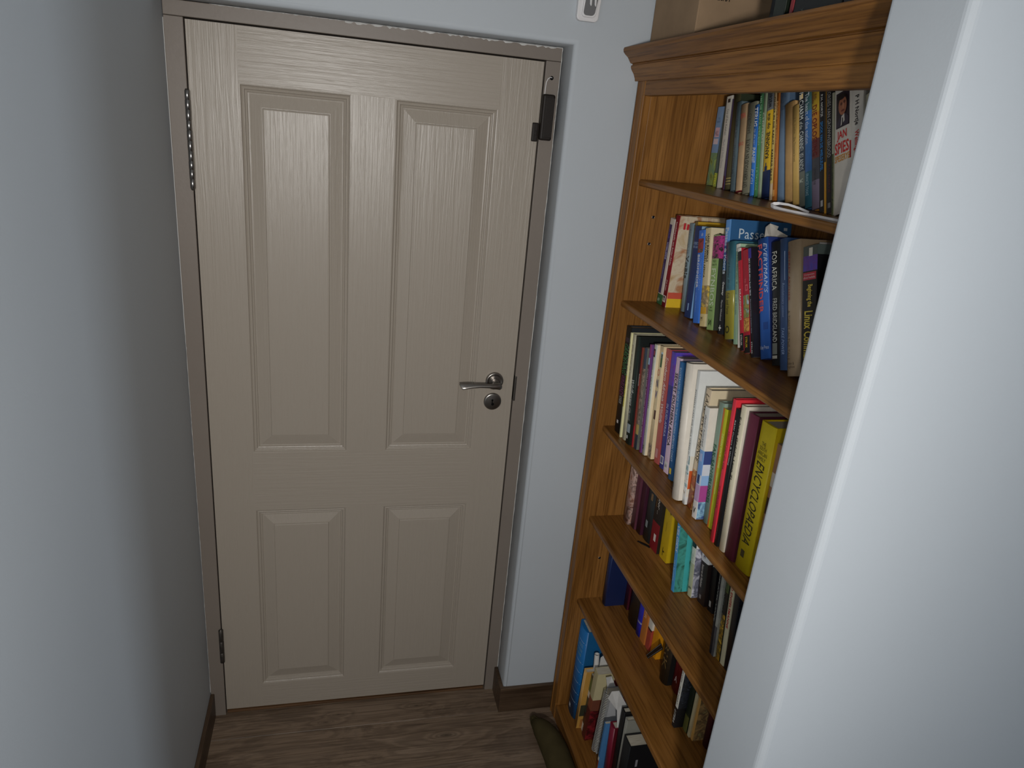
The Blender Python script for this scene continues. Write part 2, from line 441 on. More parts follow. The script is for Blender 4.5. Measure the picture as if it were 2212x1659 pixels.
k.lathe([(0.0264, 0.0), (0.0268, 0.002), (0.0264, 0.006), (0.0252, 0.0075), (0.0226, 0.0082), (0.002, 0.0084)], F2, 40)
esc = k.build('escutcheon', M['nickel'], door)
k = MB()
k.lathe([(0.0030, 0.0086), (0.0026, 0.0088)], lambda x, y, h: (hx - 0.002 + x, -h, 1.1165 + y), 16)
k.box((hx - 0.0036, -0.0088, 1.105), (hx - 0.0006, -0.0084, 1.1155))
k.lathe([(0.0044, 0.0084), (0.0040, 0.0090)], lambda x, y, h: (hx - 0.0003 + x, -h, 1.1035 + y), 16)
k.build('keyhole', M['black'], esc)
boxo('latch_plate', (DW + 0.0030, -0.0056, 1.113), (DW + 0.0098, 0.030, 1.192), M['dull_steel'], fr, 0.002)
# hinges
hg = empty('hinge', (0, 0, 0)); hg.parent = door
zs = 1.900
segs = [0.021, 0.022, 0.024, 0.022, 0.024, 0.023, 0.023, 0.020, 0.022, 0.023]
tot = sum(segs); z = 1.900
for i, s_ in enumerate(segs):
    s_ = s_ * 0.2245 / tot
    k = MB(); r_ = 0.0064 if i % 3 else 0.0060
    F3 = lambda x, y, h: (-0.0025 + x, -0.0105 + y, h)
    k.lathe([(r_ * 0.9, z), (r_, z - 0.0004), (r_, z - s_ + 0.0010), (r_ * 0.9, z - s_ + 0.0005)], F3, 16)
    k.build('knuckle', M['steel'], hg); z -= s_
k = MB(); k.lathe([(0.0030, 1.9035), (0.0045, 1.902), (0.0045, 1.674), (0.0030, 1.672)], F3, 14); k.build('hinge_pin', M['dull_steel'], hg)
boxo('hinge_leaf', (-0.0034, -0.0065, 1.677), (-0.0006, 0.03, 1.899), M['dull_steel'], hg)
hg = empty('hinge', (0, 0, 0)); hg.parent = door
for za, zb in ((0.346, 0.305), (0.303, 0.262), (0.260, 0.222)):
    k = MB(); k.lathe([(0.0058, za), (0.0068, za - 0.001), (0.0068, zb + 0.001), (0.0058, zb)], F3, 16)
    k.build('knuckle', M['dull_steel'], hg)
k = MB(); k.lathe([(0.002, 0.349), (0.005, 0.346), (0.005, 0.222), (0.002, 0.219)], F3, 14); k.build('hinge_pin', M['dull_steel'], hg)
boxo('hinge_leaf', (-0.0034, -0.0065, 0.224), (-0.0006, 0.03, 0.344), M['dull_steel'], hg)

# door contact of the alarm: sensor on the jamb, magnet on the door, wire into a drilled hole
sn = empty('alarm_sensor', (0.873, -0.0045, 1.862), 'dark brown plastic alarm door contact on the upper right door jamb', 'alarm sensor')
k = MB(); k.box((-0.0175, -0.019, 0.0), (0.0160, 0.0, 0.1135)); k.build('housing', M['brown_plastic'], sn, bevel=0.0055, seg=4)
k = MB(); k.box((-0.0080, -0.0203, 0.008), (0.0140, -0.0185, 0.106)); k.build('raised_cover', M['brown_plastic'], sn, bevel=0.0008)
k = MB(); k.tube([(-0.0105, -0.004, 0.113), (-0.0105, -0.0045, 0.128), (-0.0098, -0.005, 0.142), (-0.0060, -0.006, 0.151), (0.0, -0.006, 0.1545), (0.0040, -0.004, 0.1545), (0.0055, -0.0006, 0.154)], 0.0011, 8)
w_ = k.build('wire', M['white_plastic'], sn); w_['label'] = 'thin white wire looping into the drilled hole'
k = MB(); k.lathe([(0.0046, 0.0002), (0.0050, 0.0010), (0.0030, 0.0012)], lambda x, y, h: (0.0045 + x, -h, 0.1535 + y), 18); k.build('drilled_hole', M['black'], sn)
mg = empty('alarm_magnet', (0.847, 0, 1.857), 'small dark brown magnet block on the door edge beside the alarm contact', 'alarm magnet')
k = MB(); k.box((-0.0085, -0.0105, 0), (0.0070, 0.0, 0.047)); k.build('magnet_block', M['brown_plastic'], mg, bevel=0.0025, seg=3)
k = MB(); k.box((-0.0028, -0.0117, 0.016), (0.0035, -0.0100, 0.027)); k.build('magnet_boss', M['brown_plastic'], mg, bevel=0.0008)

# white holder stuck to the wall above the bookcase side
hk = empty('wall_holder', (0.921, YB, 2.142), 'white plastic wall holder with grey inset hanging right of the door top', 'wall holder')
k = MB(); k.prism(rounded([(-0.027, 0), (0.027, 0), (0.033, 0.10), (-0.027, 0.10)], (0, 1, 2, 3), 0.010, 4), lambda u, v, t: (u, t, v), 0.0, -0.014)
k.build('back_plate', M['white_plastic'], hk, bevel=0.002)
k = MB(); k.prism(rounded([(-0.017, 0.008), (0.018, 0.008), (0.026, 0.095), (-0.012, 0.095)], (0, 1, 2, 3), 0.009, 4), lambda u, v, t: (u, t, v), -0.0135, -0.020)
k.build('rim', M['white_plastic'], hk, bevel=0.002)
k = MB(); k.prism(rounded([(-0.014, 0.012), (0.014, 0.012), (0.021, 0.060), (-0.010, 0.060)], (0, 1, 2, 3), 0.008, 4), lambda u, v, t: (u, t, v), -0.0195, -0.0208)
k.build('grey_inset', M['grey_plastic'], hk)
for dx in (0.000, 0.0115):
    k = MB(); k.tube([(dx, -0.0215, 0.062), (dx, -0.026, 0.048), (dx - 0.0008, -0.030, 0.036), (dx - 0.001, -0.033, 0.032)], [0.0030, 0.0030, 0.0026, 0.0016], 8)
    k.build('prong', M['white_plastic'], hk)

# ------------------------------------------------------------ bookcase
XF, XI = 1.072, 1.093          # face frame front, shelf front
XBK = 1.400                    # back panel face
YF, YN = -0.113, -1.080        # outer sides (far, near)
bc = empty('bookcase', (1.17, -0.6, 0), 'tall oak bookcase with a stacked cornice, shelves full of books', 'bookcase')
def part(name, a, b, mat, bevel=0.002, seg=2):
    k = MB(); k.box((a[0]-1.17, a[1]+0.6, a[2]), (b[0]-1.17, b[1]+0.6, b[2]))
    return k.build(name, mat, bc, bevel=bevel, seg=seg)
part('side_panel', (XF + 0.020, YF - 0.050, 0.0), (XBK + 0.016, YF - 0.002, 2.075), M['oak_z'], 0.001)
part('side_panel', (XF + 0.020, YN, 0.0), (XBK + 0.016, YN + 0.022, 2.075), M['oak_z'], 0.001)
part('back_panel', (XBK, YN + 0.022, 0.03), (XBK + 0.012, YF - 0.05, 2.07), M['oak_z'], 0)
for y0, y1, s_ in ((YF - 0.0500, YF, 1), (YN, YN + 0.050, -1)):
    part('stile', (XF, y0, 0.0), (XF + 0.022, y1, 2.075), M['oak_z'], 0.003, 3)
    yb_ = y0 + 0.002 if s_ > 0 else y1 - 0.002
    k = MB(); k.tube([(XF - 1.17 + 0.0015, yb_ + 0.6 - 0.0005*s_, 0.07), (XF - 1.17 + 0.0015, yb_ + 0.6 - 0.0005*s_, 1.99)], 0.0045, 10)
    k.build('bead', M['oak_z'], bc)
    yo = y1 - 0.013 if s_ > 0 else y0 + 0.013
    k = MB(); k.tube([(XF - 1.17 + 0.001, yo + 0.6, 0.0), (XF - 1.17 + 0.001, yo + 0.6, 2.02)], 0.0035, 8)
    k.build('bead', M['oak_z'], bc)
part('top_rail', (XF + 0.001, YN + 0.05, 1.990), (XF + 0.022, YF - 0.05, 2.075), M['oak_y'], 0.002)
part('top_panel', (XF + 0.022, YN, 2.075), (XBK + 0.016, YF, 2.088), M['oak_y'], 0.001)
part('plinth', (XF + 0.003, YN + 0.05, 0.0), (XF + 0.022, YF - 0.05, 0.036), M['oak_y'], 0.002)
# cornice: two coves stacked, run along the front
cp = [(0.0, 2.024), (-0.004, 2.024), (-0.0055, 2.030), (-0.010, 2.040), (-0.0165, 2.048), (-0.0195, 2.0535), (-0.0200, 2.0585), (-0.0165, 2.0605), (-0.0165, 2.0625),
      (-0.0225, 2.0640), (-0.0260, 2.0690), (-0.0315, 2.0765), (-0.0390, 2.0820), (-0.0440, 2.0870), (-0.0455, 2.0925), (-0.0440, 2.0975), (-0.0400, 2.0990), (0.010, 2.0990), (0.010, 2.088), (0.0, 2.088)]
k = MB(); k.prism(cp, lambda u, v, t: (XF - 1.17 + u, t + 0.6, v), YN - 0.002, YF + 0.010)
k.build('cornice', M['oak_y'], bc)
SH = [(1.793, 1.798), (1.474, 1.483), (1.101, 1.105), (0.799, 0.815), (0.496, 0.511)]
def shelf_z(i, y):
    if i == 5: return 0.060
    a, b = SH[i]; return a + (b - a) * (-y - 0.17) / 0.79
for i, (za, zb) in enumerate(SH):
    k = MB()
    th = 0.017
    pr = rounded([(XI, 0), (XBK - 0.001, 0), (XBK - 0.001, -th), (XI, -th)], (0, 3), 0.006, 4)
    ya, yn = YF - 0.052, YN + 0.024
    k.prism(pr, lambda u, v, t: (u - 1.17, t + 0.6, v + shelf_z(i, t)), ya, yn)
    k.build('shelf', M['oak_shelf'], bc)
part('shelf', (XF + 0.001, YN + 0.05, 0.037), (XBK - 0.001, YF - 0.0505, 0.060), M['oak_shelf'], 0.003)
for z in (1.700, 1.630, 0.645):
    k = MB(); k.lathe([(0.0042, 0.0), (0.0042, 0.0012), (0.0030, 0.0012), (0.0026, 0.0004)], lambda x, y, h: (1.148 - 1.17 + x, YF - 0.050 + 0.6 - h, z + y), 14)
    pn = k.build('pin_socket', M['steel'], bc)
    k = MB(); k.lathe([(0.0030, 0.0010), (0.0028, 0.0013)], lambda x, y, h: (1.148 - 1.17 + x, YF - 0.050 + 0.6 - h, z + y), 12)
    k.build('socket_hole', M['black'], pn)

# ------------------------------------------------------------ books
# shelf, spine x, far edge y, shelf z, thickness, height, lean towards the door (degrees)
G = {
's1_01': (0, 1.2696, -0.1857, 1.7931, 0.0359, 0.1893, 2.9),
's1_02': (0, 1.2625, -0.2343, 1.7934, 0.0165, 0.2087, 2.9),
's1_03': (0, 1.2483, -0.2818, 1.7937, 0.0279, 0.2115, 8.0),
's1_04': (0, 1.2438, -0.3187, 1.7939, 0.0070, 0.2055, 8.0),
's1_05': (0, 1.2383, -0.3366, 1.7941, 0.0282, 0.2141, 9.8),
's1_06': (0, 1.2304, -0.3779, 1.7943, 0.0222, 0.1979, 13.2),
's1_07': (0, 1.2226, -0.4153, 1.7946, 0.0266, 0.1918, 13.8),
's1_08': (0, 1.2171, -0.4531, 1.7948, 0.0324, 0.1936, 13.8),
's1_09': (0, 1.2157, -0.4899, 1.7950, 0.0159, 0.1911, 14.6),
's1_10': (0, 1.2153, -0.5076, 1.7951, 0.0178, 0.2213, 14.8),
's1_11': (0, 1.2138, -0.5267, 1.7953, 0.0104, 0.2195, 14.8),
's1_12': (0, 1.2129, -0.5392, 1.7953, 0.0304, 0.2224, 15.1),
's1_13': (0, 1.2104, -0.5773, 1.7956, 0.0105, 0.2233, 16.6),
's1_14': (0, 1.2095, -0.5897, 1.7957, 0.0107, 0.2225, 16.8),
's1_15': (0, 1.2076, -0.6084, 1.7958, 0.0294, 0.2253, 18.5),
's1_16': (0, 1.1988, -0.6492, 1.7960, 0.0302, 0.1952, 21.0),
's1_17': (0, 1.1951, -0.6833, 1.7962, 0.0184, 0.1917, 21.3),
's1_18': (0, 1.1953, -0.7043, 1.7964, 0.0197, 0.2369, 21.5),
's1_19': (0, 1.1925, -0.7260, 1.7965, 0.0210, 0.2259, 21.5),
's1_20': (0, 1.1912, -0.7492, 1.7967, 0.0234, 0.2216, 21.5),
's1_21': (0, 1.1907, -0.7750, 1.7968, 0.0157, 0.2224, 21.4),
's1_22': (0, 1.1886, -0.7925, 1.7969, 0.0045, 0.2185, 21.3),
's1_23': (0, 1.1885, -0.7979, 1.7970, 0.0175, 0.2243, 21.2),
's1_24': (0, 1.1859, -0.8173, 1.7971, 0.0042, 0.2147, 20.8),
's1_25': (0, 1.1863, -0.8224, 1.7971, 0.0435, 0.2254, 20.5),
's2_01': (1, 1.1911, -0.1736, 1.4740, 0.0297, 0.2285, -0.6),
's2_02': (1, 1.1916, -0.2056, 1.4744, 0.0233, 0.2400, -0.2),
's2_03': (1, 1.2188, -0.2642, 1.4751, 0.0217, 0.2258, 8.5),
's2_035': (1, 1.2232, -0.2922, 1.4754, 0.0165, 0.2334, 9.9),
's2_04': (1, 1.2034, -0.3195, 1.4757, 0.0330, 0.2266, 6.1),
's2_06': (1, 1.1968, -0.3818, 1.4764, 0.0282, 0.2240, 13.3),
's2_07': (1, 1.1985, -0.4133, 1.4768, 0.0265, 0.2335, 13.8),
's2_08': (1, 1.2029, -0.4412, 1.4771, 0.0310, 0.2217, 12.5),
's2_10': (1, 1.2131, -0.4775, 1.4775, 0.0222, 0.2627, 13.0),
's2_11': (1, 1.2023, -0.5256, 1.4781, 0.0344, 0.2197, 19.2),
's2_12': (1, 1.2066, -0.5626, 1.4785, 0.0162, 0.2224, 18.2),
's2_13': (1, 1.2035, -0.5880, 1.4788, 0.0081, 0.2189, 20.1),
's2_14': (1, 1.1953, -0.6137, 1.4791, 0.0138, 0.2248, 24.2),
's2_15': (1, 1.1954, -0.6294, 1.4792, 0.0225, 0.2226, 23.4),
's2_16': (1, 1.1948, -0.6587, 1.4796, 0.0112, 0.2350, 24.4),
's2_18': (1, 1.2070, -0.6716, 1.4797, 0.0358, 0.2533, 23.7),
's2_19': (1, 1.2094, -0.7113, 1.4802, 0.0265, 0.2526, 21.5),
's2_20': (1, 1.2098, -0.7404, 1.4805, 0.0221, 0.2643, 21.3),
's2_21': (1, 1.2008, -0.7767, 1.4809, 0.0399, 0.2635, 20.9),
's2_22': (1, 1.2045, -0.8200, 1.4814, 0.0415, 0.2601, 19.4),
's3_01': (2, 1.1164, -0.1952, 1.1011, 0.0375, 0.3057, 4.6),
's3_02': (2, 1.1144, -0.2398, 1.1014, 0.0074, 0.2971, 5.8),
's3_03': (2, 1.1170, -0.2509, 1.1014, 0.0208, 0.2976, 6.4),
's3_04': (2, 1.1171, -0.2758, 1.1015, 0.0277, 0.2991, 7.1),
's3_05': (2, 1.1255, -0.3043, 1.1017, 0.0094, 0.2754, 7.0),
's3_06': (2, 1.1281, -0.3144, 1.1017, 0.0163, 0.2790, 6.6),
's3_07': (2, 1.1340, -0.3364, 1.1018, 0.0113, 0.2930, 7.6),
's3_08': (2, 1.1366, -0.3484, 1.1019, 0.0174, 0.2995, 6.0),
's3_09': (2, 1.1447, -0.3671, 1.1020, 0.0217, 0.3017, 6.1),
's3_10': (2, 1.1512, -0.3961, 1.1021, 0.0277, 0.3025, 7.4),
's3_11': (2, 1.1528, -0.4267, 1.1023, 0.0231, 0.3037, 7.8),
's3_12': (2, 1.1531, -0.4506, 1.1024, 0.0268, 0.2980, 7.0),
's3_13': (2, 1.1482, -0.4885, 1.1026, 0.0243, 0.2974, 8.9),
's3_14': (2, 1.1142, -0.5783, 1.1031, 0.0296, 0.3251, 8.4),
's3_15': (2, 1.1298, -0.6088, 1.1032, 0.0135, 0.3173, 7.8),
's3_16': (2, 1.1351, -0.6231, 1.1033, 0.0232, 0.2891, 2.7),
's3_17': (2, 1.1248, -0.6689, 1.1035, 0.0206, 0.2580, 7.5),
's3_18': (2, 1.1411, -0.6902, 1.1036, 0.0214, 0.2780, 6.7),
's3_19': (2, 1.1408, -0.7124, 1.1037, 0.0185, 0.2722, 6.6),
's3_20': (2, 1.1194, -0.7667, 1.1040, 0.0124, 0.3174, 4.4),
's3_21': (2, 1.1204, -0.7813, 1.1041, 0.0137, 0.3027, 4.7),
's3_22': (2, 1.1226, -0.7988, 1.1042, 0.0187, 0.3156, 5.3),
's3_23': (2, 1.1232, -0.8197, 1.1043, 0.0335, 0.3114, 4.0),
's3_24': (2, 1.1283, -0.8539, 1.1045, 0.0494, 0.3101, 3.5),
's4_01': (3, 1.1914, -0.1881, 0.7994, 0.0363, 0.2150, 2.0),
's4_02': (3, 1.2017, -0.2250, 0.8001, 0.0276, 0.2000, 2.0),
's4_03': (3, 1.2071, -0.2550, 0.8007, 0.0293, 0.2050, 2.5),
's4_04': (3, 1.2119, -0.2867, 0.8014, 0.0484, 0.2100, 3.0),
's4_05': (3, 1.2133, -0.3393, 0.8024, 0.0476, 0.2150, 4.0),
's4_06': (3, 1.2215, -0.3893, 0.8034, 0.0447, 0.2250, 4.5),
's4_07': (3, 1.1859, -0.5444, 0.8066, 0.0161, 0.2350, 9.5),
's4_08': (3, 1.2202, -0.5686, 0.8071, 0.0202, 0.2150, 9.5),
's4_09': (3, 1.2344, -0.5951, 0.8076, 0.0344, 0.2150, 9.5),
's4_10': (3, 1.2442, -0.6306, 0.8083, 0.0249, 0.2150, 9.0),
's4_11': (3, 1.1722, -0.7784, 0.8113, 0.0077, 0.2680, 7.5),
's4_12': (3, 1.1726, -0.7868, 0.8115, 0.0101, 0.2620, 7.5),
's4_13': (3, 1.1773, -0.7976, 0.8117, 0.0158, 0.2680, 7.5),
's4_14': (3, 1.1798, -0.8142, 0.8120, 0.0155, 0.2660, 7.5),
's4_15': (3, 1.1801, -0.8309, 0.8124, 0.0205, 0.2680, 7.0),
's5_01': (4, 1.1676, -0.1859, 0.4963, 0.0266, 0.2250, 1.2),
's5_02': (4, 1.2315, -0.2132, 0.4968, 0.0256, 0.2000, 1.2),
's5_03': (4, 1.2184, -0.2727, 0.4979, 0.0636, 0.2100, 1.2),
's5_04': (4, 1.2194, -0.3369, 0.4992, 0.0302, 0.2000, 1.2),
's5_05': (4, 1.2214, -0.3678, 0.4998, 0.0330, 0.2050, 1.2),
's5_06': (4, 1.2247, -0.4014, 0.5004, 0.0253, 0.1900, 1.2),
's5_07': (4, 1.2302, -0.4274, 0.5009, 0.0352, 0.2000, 1.2),
's5_08': (4, 1.2119, -0.5235, 0.5027, 0.0402, 0.2000, 1.2),
's5_09': (4, 1.2301, -0.5643, 0.5035, 0.0377, 0.1950, 1.2),
's5_10': (4, 1.1758, -0.6910, 0.5059, 0.0132, 0.2150, 1.2),
's5_11': (4, 1.1989, -0.7048, 0.5062, 0.0198, 0.2000, 1.2),
's5_12': (4, 1.2005, -0.7282, 0.5066, 0.0101, 0.2000, 1.2),
's5_13': (4, 1.2041, -0.7389, 0.5068, 0.0110, 0.2050, 1.2),
's5_14': (4, 1.2253, -0.7576, 0.5072, 0.0220, 0.2000, 1.2),
's6_01': (5, 1.1105, -0.1655, 0.0600, 0.0680, 0.3550, 0.0),
's6_02': (5, 1.1115, -0.2480, 0.0600, 0.0200, 0.2407, -3.0),
's6_03': (5, 1.1285, -0.2687, 0.0600, 0.0217, 0.2364, -3.0),
's6_04': (5, 1.1231, -0.2910, 0.0600, 0.0290, 0.2863, -4.0),
's6_05': (5, 1.1350, -0.3519, 0.0600, 0.0226, 0.2629, -4.0),
's6_06': (5, 1.1227, -0.4322, 0.0600, 0.0090, 0.1988, -1.0),
's6_07': (5, 1.1336, -0.4557, 0.0600, 0.0300, 0.2075, 3.0),
's1_26': (0, 1.1833, -0.8699, 1.7974, 0.0280, 0.2150, 20.5),
's1_27': (0, 1.1873, -0.9008, 1.7976, 0.0300, 0.2100, 20.5),
's3_25': (2, 1.1363, -0.9044, 1.1047, 0.0240, 0.2850, 3.5),
's6_08': (5, 1.1436, -0.4897, 0.0600, 0.0220, 0.3000, 1.0),
's6_09': (5, 1.1456, -0.5157, 0.0600, 0.0160, 0.2900, 1.0),
's6_10': (5, 1.1396, -0.5378, 0.0600, 0.0450, 0.2500, 1.0),
}

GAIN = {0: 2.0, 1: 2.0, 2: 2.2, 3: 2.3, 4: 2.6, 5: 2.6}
_mc = {}
def ink(h, g=1.0, gloss=0.42, wear=0.10):
    """book-cloth / printed-board material for an sRGB hex colour"""
    k = (h, round(g, 2), gloss)
    if k not in _mc:
        c = [x * g for x in hexc(h)]; top = max(c)
        if top > 0.78: c = [x * 0.78 / top for x in c]
        m, nt, b = new_mat('print_' + h, gloss, 0.4)
        v = coords(nt)
        n = noise(nt, v, 38, 4, 0.6)
        nt.links.new(ramp(nt, n, [(0.28, tuple(x * (1 - wear) for x in c)), (0.7, tuple(c))]), b.inputs['Base Color'])
        _mc[k] = m
    return _mc[k]
def pic(name, cols, g, scale=30, dist=0.8, detail=3, stretch=(1, 1, 1)):
    k = ('pic', name, round(g, 2))
    if k not in _mc:
        m, nt, b = new_mat('picture_' + name, 0.38, 0.4)
        v = coords(nt, stretch)
        n = noise(nt, v, scale, detail, 0.6, dist)
        st = []
        for i, h in enumerate(cols):
            c = [min(0.75, x * g) for x in hexc(h)]
            st.append((0.28 + 0.44 * i / max(1, len(cols) - 1), tuple(c)))
        nt.links.new(ramp(nt, n, st), b.inputs['Base Color'])
        _mc[k] = m
    return _mc[k]
PIC = {
 'hills': (['2f3f22', '6f7a3a', '4d6a55', '7a8a4a', '3f5a60'], 22, 1.5),
 'green_leaf': (['1d2c18', '4f6a2c', '2b3c1c', '7e8a35'], 35, 1.0),
 'insects': (['7a5c42', '8f7c60', '9a8f7c', '80583c', '928874'], 16, 1.0),
 'birds': (['16201a', '7a2a30', '22381e', '8a8f88'], 60, 1.0),
 'flower': (['1c1a18', '2b2024', '8a2a60', '5a1f44', '1a2418'], 70, 1.2),
 'mountain': (['3f5a70', '7f8a90', '4b5a30', '7a6a3a', '5c4a2c'], 45, 0.8),
 'rockart': (['8a5a2c', '6a3c1c', 'a0783c', '55301a'], 60, 1.5),
 'darkphoto': (['0c0c0f', '20232a', '141414', '39404a'], 45, 1.0),
 'mammal': (['3b3226', '8d7a5a', '59503c', 'b08a3a', '2b261e'], 40, 1.0),
 'night': (['0b0b18', '1b1a40', '2b2466', '101020'], 40, 1.0),
 'face': (['1a1210', '6a4634', 'a87c60', '2a1c18'], 26, 0.6),
 'boat': (['1a2f5c', '0e1b3c', '2a4a80'], 40, 0.6),
 'bluephoto': (['2f4a78', '6d8fc0', '1f2f5a', '8fa8d0'], 30, 1.0),
 'animals': (['5a5040', '8f8a80', 'b5aca0', '4a6a70', '6a5a48'], 45, 1.0),
 'faces': (['5a2c1c', '8a4a28', '6a3420', 'b07a4a', '3a1c14'], 40, 1.0),
 'stones': (['4a4038', '77685a', '2c2622', '968878'], 60, 1.2),
 'purple': (['241a4a', '3a3080', '4a2a6a', '2a2a70'], 25, 1.0),
 'marble': (['3c2c26', '6a4a3e', '857068', '4a3a34', '5e3a30'], 26, 2.0),
 'teal': (['14302c', '20504a', '2f6a62', '1a3a30', '4a6a50'], 18, 1.0),
 'lake': (['c0bcb4', '8a8a92', '3a3c46', '6a6a78', '504a52'], 24, 1.0),
 'gold': (['1a1408', '7a5a18', '2a2410', 'a07a20', '1c1c14'], 42, 1.4),
 'grass': (['141812', '3a4420', '20281a', '565a30'], 50, 1.0),
 'street': (['6a5238', '8a7048', '4a3a28', 'a08a58'], 40, 0.8),
 'redphoto': (['2a0a0c', '5a1418', '200809', '6a2a18'], 26, 1.0),
 'darkfig': (['08080a', '121216', '0a0a10', '1c1c22'], 30, 1.0),
 'stars': (['07090a', '0c1210', '11181a', '0a0f0c'], 40, 1.0),
}
def matk(k, g):
    if k.startswith('pic:'):
        cols, sc, di = PIC[k[4:]]
        return pic(k[4:], cols, g, sc, di)
    return ink(k, g)
m, nt, b_ = new_mat('page_block', 0.85, 0.15)
v_ = coords(nt, (40, 900, 40))
nt.links.new(ramp(nt, noise(nt, v_, 1.0, 2), [(0.3, (0.36, 0.32, 0.25)), (0.7, (0.56, 0.52, 0.43))]), b_.inputs['Base Color'])
M['pages'] = m

_glyph = {}
def glyphs(s, style=''):
    """flat outline mesh of a line of text, scaled to the unit box"""
    k = (s, style)
    if k in _glyph: return _glyph[k]
    cu = bpy.data.curves.new('t', 'FONT'); cu.body = s; cu.resolution_u = 2
    if 'b' in style: cu.offset = 0.022
    if 'i' in style: cu.shear = 0.28
    cu.space_character = 1.04
    o = bpy.data.objects.new('t', cu); COL.objects.link(o)
    dg = bpy.context.evaluated_depsgraph_get()
    me = o.evaluated_get(dg).to_mesh()
    vs = [(v.co.x, v.co.y) for v in me.vertices]; fs = [tuple(p.vertices) for p in me.polygons]
    o.evaluated_get(dg).to_mesh_clear()
    bpy.data.objects.remove(o); bpy.data.curves.remove(cu)
    if not vs: return None
    x0 = min(v[0] for v in vs); x1 = max(v[0] for v in vs); y0 = min(v[1] for v in vs); y1 = max(v[1] for v in vs)
    w = max(x1 - x0, 1e-5); h = max(y1 - y0, 1e-5)
    _glyph[k] = ([((x - x0) / w, (y - y0) / h) for x, y in vs], fs)
    return _glyph[k]

